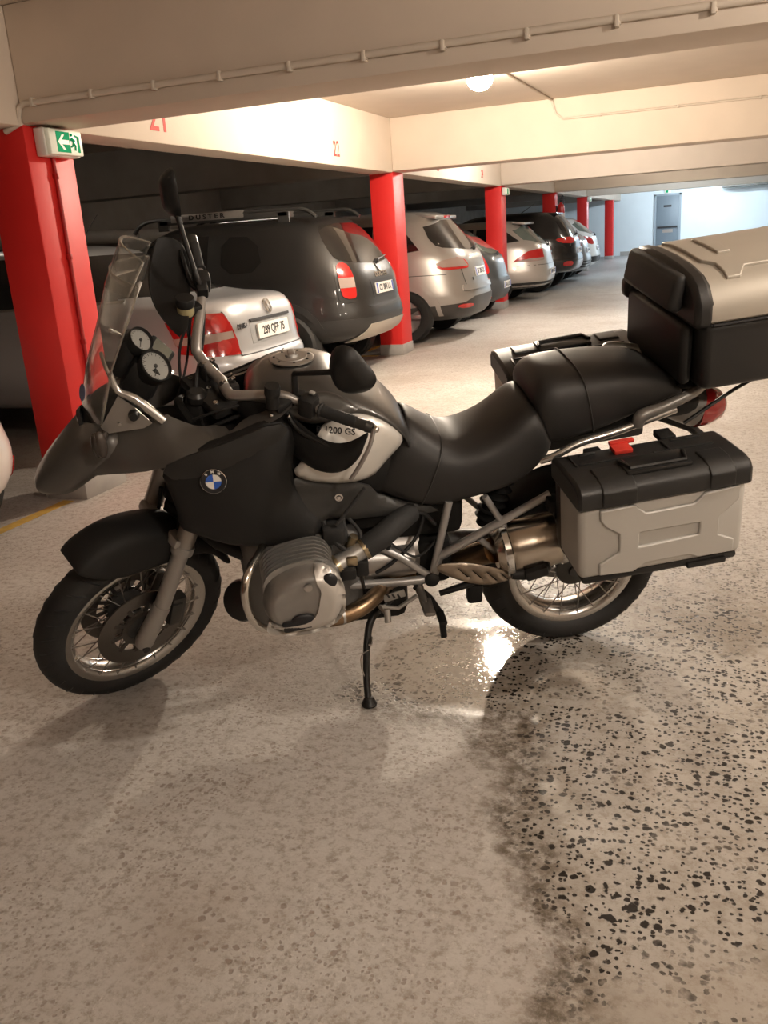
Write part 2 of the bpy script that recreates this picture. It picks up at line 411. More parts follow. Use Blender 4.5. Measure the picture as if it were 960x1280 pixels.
# common materials
BLACK = mat('black_plastic', (.011, .011, .011), .48, var=.2, bump=.12, bscale=400, spec=.4)
BLACKM = mat('matt_black_plastic', (.0085, .0083, .008), .62, spec=.3, var=.15, bump=.15, bscale=300)
RUBBER = mat('rubber', (.016, .016, .016), .75, var=.2, bump=.2, bscale=200)
STEEL = mat('steel', (.50, .48, .46), .28, 1.0, var=.1)
CHROME = mat('chrome', (.75, .74, .72), .12, 1.0)
SILVERP = mat('silver_painted_tube', (.44, .43, .42), .38, .6, var=.06)
ALU = mat('cast_aluminium', (.46, .45, .43), .42, .75, var=.15, scale=30, bump=.15, bscale=150)
REDLENS = mat('red_lens', (.36, .008, .008), .12, coat=.8)
REDLENS2 = mat('bright_red_lens', (.46, .016, .014), .15, coat=.8)
CLEARLENS = mat('clear_lens', (.36, .28, .25), .12, coat=.8)
WHITEP = mat('white_plastic', (.74, .72, .67), .42, var=.05)
INK = mat('black_ink', (.012, .012, .014), .5)
PLATE = mat('plate_white', (.80, .78, .74), .4)
PLATEB = mat('plate_blue', (.03, .07, .40), .4)
# ------------------------------------------------------------------ the setting
CREAM = mat('cream_wall_paint', (.66, .57, .48), .72, var=.08, scale=3, bump=.25, bscale=40)
CREAM2 = mat('cream_ceiling_paint', (.64, .56, .48), .75, var=.08, scale=2.5, bump=.3, bscale=30)
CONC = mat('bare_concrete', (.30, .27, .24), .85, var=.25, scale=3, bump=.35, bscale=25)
BLUEW = mat('pale_blue_wall_paint', (.72, .79, .84), .6, var=.05, scale=2)
REDP = mat('red_pillar_paint', (.68, .020, .018), .5, var=.06, scale=6, bump=.12, bscale=40)
GREYP = mat('grey_plinth_paint', (.36, .34, .32), .7, var=.18, scale=9)
NUMRED = mat('red_stencil_paint', (.55, .05, .04), .7, var=.35, scale=30)
YELLOW = mat('worn_yellow_paint', (.50, .32, .06), .75, var=.5, scale=14)
def slab(name, lo, hi, m, kind='structure', parent=None, bev=0.0, label=None):
    c = [(a + b_) / 2 for a, b_ in zip(lo, hi)]; d = [b_ - a for a, b_ in zip(lo, hi)]
    o = B().box(c, d, bev=bev).done(name, m, parent, ang=30, label=label)
    if kind and parent is None: o['kind'] = kind
    return o
XL, XR, Y0, YW, ZC, ZB = -9.3, 5.6, -7.0, 39.25, 2.75, 2.165
fl = B(); fl.box(((XL + XR) / 2, (Y0 + YW) / 2, -.05), (XR - XL + .4, YW - Y0 + .4, .1)); fl = fl.done('floor', floor_material(), flat=True); fl['kind'] = 'structure'
slab('ceiling', (XL - .2, Y0 - .2, ZC), (XR + .2, YW + .2, ZC + .15), CREAM2)
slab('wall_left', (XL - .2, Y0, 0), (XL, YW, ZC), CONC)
slab('wall_right', (XR, Y0, 0), (XR + .2, YW, ZC), CREAM)
slab('wall_front', (XL - .2, Y0 - .2, 0), (XR + .2, Y0, ZC), CREAM)
slab('wall_back', (XL - .2, YW, 0), (XR + .2, YW + .2, ZC), BLUEW)
slab('baseboard_back', (-3.6, YW - .03, 0), (XR, YW, .16), GREYP)
PY = [4.34, 10.63, 16.6, 22.6, 28.6, 36.2]
LABB = None
for i, y in enumerate(PY):
    if i < 5: slab('ceiling_beam', (-3.61, y, ZB), (XR, y + .42, ZC), CREAM, bev=.012)
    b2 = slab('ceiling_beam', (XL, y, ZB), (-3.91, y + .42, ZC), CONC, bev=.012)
    p = slab('pillar', (-3.91, y, 0), (-3.61, y + .40, ZB), REDP, bev=.012)
    slab('plinth', (-3.916, y - .006, 0), (-3.604, y + .406, .13), GREYP, parent=p, bev=.004)
lb = slab('ceiling_beam', (-3.91, Y0, ZB - .012), (-3.612, YW, ZC), CREAM, bev=.012)
for y in (-1.9,):
    slab('ceiling_beam', (-3.61, y, ZB), (XR, y + .42, ZC), CREAM, bev=.012)
    slab('pillar', (-3.91, y, 0), (-3.61, y + .40, ZB), REDP, bev=.012)
# stencilled bay numbers on the aisle beam
def numeral(s, y, z, size, sx):
    text_mesh('bay_number', s, size, NUMRED, lb, frame((-3.611, y, z), (0, 1, 0), (0, 0, 1)), ext=.0012, sx=sx, bold=.002)
numeral('21', 5.72, 2.315, .27, .95); numeral('22', 8.92, 2.305, .21, .78); numeral('23', 12.6, 2.30, .17, .78); numeral('24', 15.2, 2.30, .17, .78)
numeral('20', 2.7, 2.31, .2, 1.0)
for yy in (5.70, 5.84, 8.86, 9.0):   # stencilled serifs under the numerals
    pass
# worn yellow bay lines
slab('trim_bay_line', (-3.76, 2.2, 0), (-3.68, 4.30, .0015), YELLOW)
slab('trim_bay_line', (-5.6, 10.55, 0), (-3.93, 10.63, .0015), YELLOW)
slab('trim_bay_line', (-4.30, 11.05, 0), (-4.22, 16.5, .0015), YELLOW)
slab('trim_bay_line', (-4.30, 17.05, 0), (-4.22, 22.5, .0015), YELLOW)
# service pipes along the back wall of the bays
PIPE = mat('pale_pipe_paint', (.40, .37, .33), .55, var=.12, scale=4)
for z, r, x, lab in ((1.72, .10, XL + .20, 'thick pale pipe along the bay back wall, topmost of three'), (1.42, .075, XL + .16, 'pale pipe along the bay back wall, middle of three'), (1.16, .05, XL + .13, 'thin pale pipe along the bay back wall, lowest of three')):
    e = empty('service_pipe', (x, 4.0, z)); tag(e, lab, 'pipe', 'service pipes along the back wall')
    B().tube([(0, -1.5, 0), (0, 30, 0)], r, 14).done('pipe_run', PIPE, e)
    for k in range(9):
        B().tube([(0, -1 + 3.4 * k, 0), (0, -.95 + 3.4 * k, 0)], r * 1.12, 14).box((-r - .01, -.97 + 3.4 * k, 0), (.05, .03, .03)).done('pipe_clip', PIPE, e)
# drain post on the back wall
slab('trim_wall_rib', (XL, 8.1, 1.5), (XL + .12, 8.3, 2.3), CONC)

# conduits
CONDUIT = mat('painted_conduit', (.58, .51, .43), .55, var=.08)
def conduit(name, pts, r, m, clips, label, nrm, cat='conduit'):
    e = empty(name, pts[0]); tag(e, label, cat); o = Vector(pts[0])
    B().tube([Vector(p) - o for p in pts], r, 10).done('tube', m, e)
    for c in clips:
        c = Vector(c) - o; n = Vector(nrm)
        b = B().box(c - n * r * .6, [.03 if abs(n[i]) < .5 else r * 2.6 for i in range(3)], bev=.003)
        b.box(c, [.018 if abs(n[i]) < .5 and i != 2 else r * 2.7 for i in range(3)], bev=.003)
        b.done('saddle_clip', m, e)
    return e
yb = PY[0] - .014
conduit('beam_conduit', [(-3.72, yb, ZB - .03), (-3.625, yb, ZB + .0), (-3.60, yb, 2.245), (-3.56, yb, 2.262), (5.4, yb, 2.245)], .017, CONDUIT, [(-3.5 + .385 * k, yb, 2.262 - .002 * k) for k in range(14)],
        'pale painted conduit clipped along the nearest ceiling beam', (0, -1, 0))
conduit('ceiling_conduit', [(-1.8, 7.95, 2.735), (-1.72, 10.60, 2.735), (-1.68, 10.617, 2.60), (-1.6, 10.617, 2.535), (5.4, 10.617, 2.53)], .012, CONDUIT, [(-1.2 + .8 * k, 10.617, 2.534) for k in range(6)],
        'pale conduit from the lit globe lamp along the second ceiling beam', (0, -1, 0))
REDC = mat('red_conduit_paint', (.40, .012, .012), .5)
conduit('pillar_conduit', [(-3.596, 4.535, 2.0), (-3.596, 4.535, .15)], .012, REDC, [(-3.596, 4.535, z) for z in (1.9, 1.45, .95, .5)], 'red painted conduit down the nearest pillar below the exit sign', (1, 0, 0))

# exit signs
GREEN = mat('exit_green', (.0, .30, .12), .75, spec=.15, emit=((.0, .45, .18), .18))
SIGNW = mat('exit_white', (.80, .80, .70), .4, emit=((.8, .85, .6), .12))
def exit_sign(loc, rz, s, label, detail=True):
    e = empty('exit_sign', loc, rz, s); tag(e, label, 'sign', 'emergency exit signs')
    # local: x out of the wall, y along it, z up
    B().box((.035, 0, 0), (.07, .30, .15), bev=.008).done('housing', WHITEP, e, ang=60)
    B().box((.085, 0, 0), (.03, .285, .135), bev=.006).done('lens', SIGNW, e, ang=60)
    fx = lambda d: (lambda u, v: (d, u, v))
    def P(name, poly, d0, d1, m): return B().prism(poly, fx(d0), fx(d1)).done(name, m, e, flat=True)
    P('green_panel', [(-.085, -.055), (.03, -.055), (.03, .055), (-.085, .055)], .1, .1015, GREEN)
    if detail:
        P('arrow', [(-.075, 0), (-.035, .04), (-.015, .04), (-.043, .012), (.02, .012), (.02, -.012), (-.043, -.012), (-.015, -.04), (-.035, -.04)], .1012, .1028, SIGNW)
        P('door_symbol', [(.095, -.05), (.115, -.05), (.115, .035), (.075, .045), (.075, .035), (.095, .03)], .1, .1018, GREEN)
        man = B()
        for pts in ([(.06, .0), (.05, .025)], [(.05, .025), (.038, .012)], [(.06, 0), (.075, -.015), (.07, -.04)], [(.06, 0), (.05, -.018), (.036, -.022)], [(.052, .02), (.072, .012)]):
            man.tube([(.1015, a, c) for a, c in pts], .0055, 6)
        man.ball((.1015, .047, .042), .008, 8); man.done('running_figure', GREEN, e)
    return e
exit_sign((-3.605, 4.56, 2.075), 0, 1.0, 'green and white exit sign with a left arrow on the nearest red pillar')
exit_sign((-3.60, 16.76, 2.06), 0, .85, 'small pale exit sign on top of the third red pillar', False)
exit_sign((-3.60, 28.75, 2.08), 0, .9, 'small pale exit sign on the distant fifth red pillar', False)
exit_sign((-1.78, YW - .001, 2.37), -PI / 2, .8, 'pale exit sign above the grey door in the far wall', False)
b = B().tube([(0, 0, 0), (.02, .04, .035), (.03, .1, .05), (.01, .16, .04)], .006, 6, smooth=4).done('sign_cable', CONDUIT); b.location = (-3.58, 4.50, 2.14)
tag(b, 'pale bent cable above the exit sign on the nearest pillar', 'cable')

# lamps
BULB = {}
LAMP_LABEL = ['round globe lamp glowing on the ceiling behind the nearest beam', 'round globe lamp on the ceiling to the right of the viewer, before the nearest beam', 'round globe lamp on the ceiling just before the right end of the nearest beam', 'round globe lamp behind the second ceiling beam',
              'tube lamp behind the third ceiling beam', 'tube lamp behind the fourth ceiling beam', 'tube lamp behind the fifth ceiling beam', 'tube lamp on the ceiling close to the far wall', 'added dim fill tube above the bays between the first and second pillars', 'added dim fill tube above the bays between the second and third pillars', 'added dim fill tube above the bays between the third and fourth pillars']
for (x, y, z, st, c, shp), lab in zip(LAMPS, LAMP_LABEL):
    m = mat('lit_' + str(st) + shp, (.9, .9, .9), .3, emit=(c, st))
    e = empty('ceiling_lamp', (x, y, ZC)); tag(e, lab, 'lamp')
    if shp == 'globe':
        B().lathe([(0, 0), (.085, 0), (.09, -.03), (.07, -.045), (0, -.045)], axis='Z', seg=24).done('lamp_base', WHITEP, e)
        B().ball((0, 0, z - ZC), .105, 24, (1, 1, .85)).done('globe', m, e)
    else:
        B().box((0, 0, -.03), (1.3, .12, .06), bev=.01).done('lamp_base', WHITEP, e)
        B().tube([(-.6, 0, -.085), (.6, 0, -.085)], .022, 12).done('tube', m, e)

# door in the far wall
DOORM = mat('grey_door_paint', (.17, .21, .25), .45, var=.05)
DFR = mat('door_frame_paint', (.30, .35, .40), .45)
d = slab('door_1', (-2.20, YW - .05, 0), (-1.33, YW - .01, 2.22), DOORM, bev=.004)
slab('door_frame', (-2.28, YW - .07, 0), (-2.20, YW - .001, 2.29), DFR, parent=d); slab('door_frame', (-1.33, YW - .07, 0), (-1.25, YW - .001, 2.29), DFR, parent=d); slab('door_frame', (-2.28, YW - .07, 2.22), (-1.25, YW - .001, 2.29), DFR, parent=d)
slab('push_bar', (-2.15, YW - .11, .98), (-1.38, YW - .05, 1.05), INK, parent=d); slab('kick_plate', (-1.95, YW - .06, .80), (-1.55, YW - .048, .93), STEEL, parent=d)
slab('door_notice', (-1.92, YW - .056, 1.78), (-1.62, YW - .049, 1.86), INK, parent=d)
# duct under the ceiling at the far right
DUCT = mat('dark_duct', (.10, .10, .09), .6, var=.3)
e = empty('air_duct', (1.2, 38.3, 2.42)); tag(e, 'long flat grey air duct under the ceiling at the far wall', 'duct')
B().box((.9, 0, .04), (3.6, .6, .18), bev=.02).done('duct_run', mat('duct_grey', (.36, .34, .30), .5, var=.2), e); B().box((.9, -.02, -.07), (3.7, .66, .06), bev=.02).done('duct_underside', DUCT, e)
B().lathe([(.14, 0), (.14, .12), (.10, .16)], c=(0, -.1, .12), axis='Z', seg=20).done('duct_collar', mat('duct_grey', (0, 0, 0)), e)

# fire extinguisher hung on the fourth pillar
e = empty('fire_extinguisher', (-3.49, 22.75, 1.36)); tag(e, 'red fire extinguisher hanging on the fourth red pillar', 'extinguisher')
EXR = mat('extinguisher_red', (.50, .015, .015), .25, coat=.6)
B().lathe([(0, 0), (.085, 0), (.09, .03), (.09, .44), (.075, .50), (.035, .54), (.03, .57), (0, .57)], axis='Z', seg=20).done('cylinder', EXR, e)
B().lathe([(.0912, .14), (.0912, .32)], axis='Z', seg=20).done('paper_label', PLATE, e, label='white printed label')
B().box((0, 0, .60), (.05, .04, .06), bev=.008).box((.03, 0, .645), (.14, .025, .015), bev=.004).box((.035, 0, .61), (.13, .025, .012), bev=.004).done('valve', INK, e)
B().tube([(-.02, .02, .6), (.03, .12, .72), (.05, .13, .5), (.06, .12, .2)], .013, 8, smooth=6).done('hose', INK, e)
B().box((-.10, 0, .4), (.02, .10, .2), bev=.004).done('bracket', INK, e)
# ------------------------------------------------------------------ the motorcycle (local: x forward, y to its left, z up along its leaning plane)
GREYB = mat('granite_grey_metallic', (.105, .100, .093), .42, .35, coat=.35)
GREYT = mat('tank_grey_metallic', (.075, .073, .070), .36, .5, coat=.35)
SILV = mat('silver_paint', (.66, .635, .59), .40, .25, coat=.3)
BODYB = mat('black_textured_plastic', (.011, .0108, .0106), .62, spec=.35, var=.1, bump=.12, bscale=500)
DKGREY = mat('dark_grey_plastic', (.028, .0275, .026), .5, var=.1)
SEATM = mat('black_seat_vinyl', (.014, .0132, .0128), .5, var=.08, bump=.10, bscale=350)
SEATM2 = mat('black_seat_vinyl_band', (.034, .032, .030), .42, bump=.08, bscale=350)
ALUP = mat('pannier_silver', (.52, .505, .475), .46, .25, var=.03)
TOPM = mat('topcase_silver', (.47, .43, .37), .42, .35, var=.03)
LIDM = mat('black_case_plastic', (.0105, .0104, .0102), .42, var=.15, bump=.10, bscale=260)
BRONZE = mat('heated_steel', (.32, .22, .135), .34, 1.0, var=.08, scale=6)
TYRE = mat('tyre_rubber', (.011, .0108, .0105), .72, var=.25, scale=30, bump=.15, bscale=150)
RIMM = mat('rim_aluminium', (.60, .58, .55), .24, 1.0, var=.05)
SPOKEM = mat('spoke_steel', (.35, .33, .31), .35, 1.0)
DISC = mat('brake_disc', (.20, .185, .17), .35, 1.0, var=.2)
DIAL = mat('dial_face', (.33, .32, .30), .35)

BIKE = empty('motorcycle')
_hd, _ln = math.radians(-152.7), math.radians(12.7)
_X = Vector((math.cos(_hd), math.sin(_hd), 0)); _l = Vector((0, 0, 1)).cross(_X)
_Z = Vector((0, 0, 1)) * math.cos(_ln) + _l * math.sin(_ln); _Y = _l * math.cos(_ln) - Vector((0, 0, 1)) * math.sin(_ln)
_M = Matrix.Identity(4)
for i in range(3): _M[i][0], _M[i][1], _M[i][2], _M[i][3] = _X[i], _Y[i], _Z[i], (-.4714, 3.0165, .0015)[i]
BIKE.matrix_world = _M
tag(BIKE, 'grey and black touring motorcycle with silver panniers leaning on its side stand', 'motorcycle')
_rk = math.radians(27.1); AX = Vector((-math.sin(_rk), 0, math.cos(_rk))); AP = Vector((1.617, 0, 0))
SM = Matrix.Translation(AP - AX * .0105) @ Matrix.Rotation(math.radians(34.9), 4, AX) @ Matrix.Translation(-AP)   # steering turned to the left
ID = Matrix.Identity(4)
def P(x, y, z): return Vector((x, y, z))

# ---- wheels
def wheel(name, c, R, tw, rim_r, M, hub_w, discs, tread):
    T = M @ Matrix.Translation(c)
    b = B()
    rw = tw * .36
    b.lathe([(rim_r - .030, -rw * .8), (rim_r - .012, -rw * .92), (rim_r + .002, -rw), (rim_r + .006, -rw * 1.06), (rim_r - .004, -rw * 1.08), (rim_r - .018, -rw * .98), (rim_r - .034, -rw * .6), (rim_r - .040, 0),
             (rim_r - .034, rw * .6), (rim_r - .018, rw * .98), (rim_r - .004, rw * 1.08), (rim_r + .006, rw * 1.06), (rim_r + .002, rw), (rim_r - .012, rw * .92), (rim_r - .030, rw * .8), (rim_r - .030, 0)], seg=64, closed=True)
    W = b.done(name, RIMM, BIKE, M=T, label='silver spoked rim')
    b = B(); h = R - rim_r; prof = [(rim_r - .006, -rw * .9)]
    for k in range(13):
        a = -PI * .62 + PI * 1.24 * k / 12
        prof.append((rim_r + h * .42 + (h * .58) * math.cos(a), tw / 2 * math.sin(a) / 1.0 if abs(a) < PI / 2 else tw / 2 * math.sin(a)))
    prof += [(rim_r - .006, rw * .9)]
    b.lathe(prof, seg=72, closed=True); b.done('tyre', TYRE, W, M=T, ang=180)
    # tread grooves: thin raised-edge blocks round the shoulders
    g = B(); n = 34
    for k in range(n):
        for sd in (1, -1):
            a0 = 2 * PI * (k + (.5 if sd < 0 else 0)) / n
            pts = []
            for j in range(5):
                t = .30 + .62 * j / 4; a = t * PI / 2 * sd
                rr = rim_r + h * .42 + h * .58 * math.cos(a); yy = tw / 2 * math.sin(a); an = a0 + (.10 * (j / 4) if tread else .07 * j / 4)
                pts.append((rr * math.cos(an), yy, rr * math.sin(an)))
            g.tube(pts, .0022, 4, caps=False)
    g = g.done('tread_groove', INK, W, M=T); g['kind'] = 'stuff'
    b = B(); b.lathe([(0, -hub_w), (.020, -hub_w), (.022, -hub_w * .9), (.062, -hub_w * .8), (.064, -hub_w * .65), (.036, -hub_w * .5), (.034, hub_w * .5), (.064, hub_w * .65), (.062, hub_w * .8), (.022, hub_w * .9), (.020, hub_w), (0, hub_w)], seg=28)
    b.done('hub', mat('hub_dark', (.07, .068, .065), .45, .5), W, M=T)
    sp = B().tube([(0, 0, 0), (1, 0, 0)], .0021, 5); me = None; n = 40
    for k in range(n):
        sd = 1 if k % 2 else -1; a = 2 * PI * k / n; off = (.22 if (k // 2) % 2 else -.22)
        p0 = P(.06 * math.cos(a + off * 1.6), sd * hub_w * .7, .06 * math.sin(a + off * 1.6)); p1 = P((rim_r - .012) * math.cos(a), sd * rw * .93, (rim_r - .012) * math.sin(a))
        if me is None:
            o = sp.done('spoke', SPOKEM, W); me = o.data
        else: o = new_obj('spoke', me, W)
        d = p1 - p0; q = d.to_track_quat('X', 'Z').to_matrix().to_4x4()
        o.matrix_local = T @ Matrix.Translation(p0) @ q @ Matrix.Diagonal((d.length, 1, 1, 1))
    for y, r0, r1 in discs:
        b = B(); b.lathe([(r0, y - .0025), (r1, y - .0025), (r1, y + .0025), (r0, y + .0025)], seg=48, closed=True); b.done('brake_disc', DISC, W, M=T, ang=30)
        b = B(); b.lathe([(.05, y - .003), (r0 * .72, y - .004), (r0 * .72, y + .004), (.05, y + .003)], seg=32, closed=True)
        for k in range(10):
            a = 2 * PI * k / 10; b.box((r0 * .86 * math.cos(a), y, r0 * .86 * math.sin(a)), (.05, .006, .014), Matrix.Rotation(-a, 4, 'Y'))
        b.done('disc_carrier', mat('carrier_dark', (.10, .09, .08), .45, .7), W, M=T, ang=30)
    return W
fw = wheel('front_wheel', (1.507, 0, .329), .329, .112, .247, SM, .075, [(.062, .098, .152), (-.062, .098, .152)], True)
rw_ = wheel('rear_wheel', (0, 0, .321), .321, .150, .224, ID, .085, [(-.085, .09, .132)], False)
# calipers
for sd in (1, -1):
    b = B(); b.box((1.385, sd * .066, .345), (.055, .05, .12), Matrix.Rotation(math.radians(-14), 4, 'Y'), bev=.010); b.box((1.395, sd * .088, .345), (.045, .02, .09), Matrix.Rotation(math.radians(-14), 4, 'Y'), bev=.008)
    b.done('front_brake_caliper', mat('caliper_dark', (.06, .057, .052), .4, .5), BIKE, M=SM)
# ---- front fork
FORKM = mat('fork_silver', (.40, .38, .355), .42, .55, var=.04)
for sd in (1, -1):
    b = B(); b.tube([P(1.528, sd * .1, .285), P(1.520, sd * .1, .305), P(1.442, sd * .1, .43)], [.026, .031, .029], 16); b.tube([P(1.442, sd * .1, .43), P(1.342, sd * .1, .655)], [.0265, .0265], 16)
    b.tube([P(1.354, sd * .1, .628), P(1.342, sd * .1, .655)], .036, 16)
    f = b.done('fork_slider', FORKM, BIKE, M=SM)
    B().tube([P(1.342, sd * .1, .655), P(1.225, sd * .1, .93)], .031, 16).done('fork_tube', mat('fork_tube_steel', (.40, .375, .345), .38, .75), BIKE, M=SM)
    B().tube([P(1.530, sd * .1205, .292), P(1.530, sd * .131, .292)], .012, 12).done('axle_clamp_bolt', INK, f, M=SM)
    b = B(); b.tube([P(1.43, sd * .085, .50), P(1.36, sd * .06, .60), P(1.32, sd * .06, .76)], .006, 6, smooth=5); b.done('brake_hose', RUBBER, BIKE, M=SM)
b = B(); b.box((1.352, 0, .668), (.06, .23, .035), Matrix.Rotation(_rk * -1, 4, 'Y'), bev=.010); b.done('fork_bridge', FORKM, BIKE, M=SM)
b = B(); b.box((1.235, 0, .93), (.07, .24, .03), Matrix.Rotation(-_rk, 4, 'Y'), bev=.010); b.done('upper_fork_bridge', BLACKM, BIKE, M=SM)
b = B()
for sd in (1, -1): b.tube([P(1.33, 0, .70), P(1.18, sd * .10, .60), P(1.02, sd * .15, .52)], [.022, .026, .024], 10)
b.done('suspension_wishbone', BLACKM, BIKE)
B().tube([P(1.30, 0, .72), P(1.16, 0, 1.0)], .045, 14).done('front_shock', BLACKM, BIKE)
# ---- front mudguard
def fender():
    A = [66, 69, 75, 85, 96, 108, 120, 132, 144, 155, 164]; rt = [.398, .412, .424, .430, .424, .410, .398, .386, .376, .370, .366]; rb = [.385, .345, .305, .275, .268, .272, .285, .315, .338, .332, .345]; w_ = [.060, .072, .078, .082, .082, .082, .082, .080, .078, .076, .070]
    secs = []
    for a, t, bt, w2 in zip(A, rt, rb, w_):
        a = math.radians(a); row = []
        for yy, k in ((-1, 0), (-1.02, .5), (-.93, .82), (-.6, .97), (0, 1), (.6, .97), (.93, .82), (1.02, .5), (1, 0)):
            r = bt + (t - bt) * k; row.append((1.507 + r * math.cos(a), yy * w2, .329 + r * math.sin(a)))
        secs.append(row)
    return secs
b = B(); b.loft(fender(), closed=False); b.done('front_mudguard', BODYB, BIKE, M=SM, solid=.004, sub=1, ang=180)

# ---- beak and grey upper bodywork
def sym_loft(name, rows, m, sub=2, label=None, M=None, keys=None):
    # rows: lists of (x, y, z) for the left half from the centre line outwards and down, mirrored to a closed ring
    secs = []
    for r in rows:
        left = [P(*p) for p in r]; right = [P(p[0], -p[1], p[2]) for p in r if abs(p[1]) > 1e-6][::-1]
        secs.append(left + right)
    b = B(); b.loft(secs); return b.done(name, m, BIKE, sub=sub, ang=180, label=label, M=M)
rows = []
for x, zt, w2, zs, zb in ((1.700, .850, .040, .842, .822), (1.692, .868, .062, .850, .806), (1.66, .912, .088, .888, .800), (1.60, .975, .118, .935, .803), (1.55, 1.022, .142, .975, .832), (1.50, 1.058, .160, 1.01, .875), (1.44, 1.06, .172, 1.02, .905), (1.38, 1.04, .175, 1.0, .915)):
    rows.append([(x, 0, zt), (x, w2 * .45, zt - (zt - zs) * .15), (x, w2 * .8, zt - (zt - zs) * .6), (x, w2, zs), (x, w2 * 1.04, (zs + zb) / 2), (x, w2 * .95, zb + .004), (x, w2 * .5, zb + .012), (x, 0, zb + .012)])
sym_loft('beak', rows, GREYB, sub=1, label='granite grey pointed beak')
shroud = [(1.532, .125, .942), (1.515, .150, .915), (1.499, .165, .897), (1.433, .200, .915), (1.306, .255, .939), (1.203, .275, .985), (1.095, .281, 1.012), (.966, .276, 1.060), (.903, .250, 1.103), (.961, .200, 1.088), (1.02, .198, 1.058), (1.067, .205, 1.035), (1.107, .207, 1.017), (1.179, .197, 1.028), (1.252, .180, 1.058), (1.268, .172, 1.07), (1.37, .150, 1.04), (1.47, .130, 1.01)]
black = [(1.304, .255, .949), (1.203, .272, .993), (1.095, .277, 1.02), (.966, .272, 1.067), (.912, .26, 1.005), (.943, .257, .875), (.901, .25, .762), (.857, .245, .713), (.882, .25, .644), (.994, .262, .651), (1.096, .27, .664), (1.155, .27, .682), (1.241, .265, .726), (1.269, .262, .741), (1.275, .26, .773), (1.274, .258, .811)]
black_i = [(1.154, .292, .915), (1.088, .297, .862), (1.011, .290, .951), (1.03, .285, .771)]
side_ = [(1.028, .255, .78), (.943, .245, .87), (.858, .23, .845), (.72, .2, .803), (.671, .17, .723), (.464, .16, .659), (.568, .17, .648), (.695, .19, .675), (.771, .21, .682), (.856, .235, .721), (.881, .243, .648), (.955, .253, .684)]
silver_ = [(.950, .245, .868), (.895, .250, .929), (.86, .242, .985), (.834, .228, 1.022), (.762, .203, 1.034), (.727, .192, 1.036), (.646, .180, .994), (.586, .165, .925), (.650, .180, .865), (.716, .205, .810)]
silver_i = [(.76, .236, .947), (.809, .246, .907), (.70, .22, .93)]
EMBL = None
for sd in (1, -1):
    side_panel('shroud_panel', shroud, [(1.40, .19, .97), (1.15, .24, 1.0)], GREYB, BIKE, th=.008, side=sd, smooth=1, label='granite grey upper shroud')
    side_panel('fairing_trim', [(1.300, .258, .950), (1.203, .275, .993), (1.095, .280, 1.02), (.966, .275, 1.067), (.925, .268, 1.025), (1.04, .288, .972), (1.16, .289, .932), (1.26, .264, .905)], [], mat('trim_dark', (.015, .0145, .014), .55, var=.1), BIKE, th=.008, h=.02, roll=.006, rw=.012, side=sd, smooth=1, lift=.006)
    o = side_panel('fairing_panel', black, black_i, BODYB, BIKE, th=.03, h=.018, roll=.022, rw=.045, side=sd, smooth=1, label='black textured fairing side')
    if sd == 1: EMBL = o
    side_panel('lower_tank_panel', side_, [], DKGREY, BIKE, th=.01, side=sd, smooth=1, lift=-.010, label='dark grey panel below the tank')
    so = side_panel('tank_side_panel', silver_, silver_i, SILV, BIKE, th=.012, side=sd, smooth=2, roll=.014, lift=.004, label='bright silver tank side panel')
    if sd == 1: SILO = so
    LOCKP = None
# round emblem on the left fairing
ex, ey = Vector((-1, 0.02, 0)), Vector((0, -.10, 1))
Me = frame((1.154, .2955, .915), ex, ey)
b = B(); b.lathe([(0, 0), (.0355, 0), (.0355, .003), (.0335, .005), (0, .005)], axis='Z', seg=32); em = b.done('emblem', INK, EMBL, M=Me, label='round badge with blue and white quarters')
b = B(); b.lathe([(.0345, .0048), (.0362, .0035), (.0362, .001), (.0345, .0056)], axis='Z', seg=32, closed=True); b.lathe([(.0215, .0045), (.0225, .006), (.0235, .0045)], axis='Z', seg=32, closed=True); b.done('emblem_ring', CHROME, EMBL, M=Me)
BLUEB = mat('badge_blue', (.02, .10, .48), .25, coat=.5)
for k in range(4):
    a0 = k * PI / 2; poly = [(0, 0)] + [(.0215 * math.cos(a0 + PI / 2 * j / 8), .0215 * math.sin(a0 + PI / 2 * j / 8)) for j in range(9)]
    B().prism(poly, lambda u, v: (u, v, .0049), lambda u, v: (u, v, .0057)).done('badge_quarter', (PLATE, BLUEB)[k % 2], EMBL, M=Me, flat=True)
for ch, a in zip('BMW', (128, 90, 52)):
    a = math.radians(a); text_mesh('badge_letter', ch, .0105, PLATE, EMBL, Me @ Matrix.Translation((.0288 * math.cos(a), .0288 * math.sin(a), .0052)) @ Matrix.Rotation(a - PI / 2, 4, 'Z'), ext=.0004, bold=.0004)
# model lettering on the silver panel
Mt = frame((.803, .2385, 1.006), (-1, .35, -.04), (0, -.25, 1)); text_mesh('model_lettering', 'R 1200 GS', .026, INK, SILO, Mt, ext=.0008, bold=.0004)
# ignition-style round lock below the tank
b = B(); b.lathe([(.008, .0), (.0125, 0), (.0125, .004), (.008, .004)], axis='Z', seg=20, closed=True); b.box((0, -.003, .002), (.010, .012, .004)); b.done('side_lock', CHROME, BIKE, M=frame((.806, .2235, .785), (-1, .1, 0), (0, 0, 1)), label='small chrome ring lock')
B().tube([P(.726, .212, .80), P(.765, .226, .76), P(.822, .243, .700)], .0055, 8, smooth=4).done('drain_hose', RUBBER, BIKE)
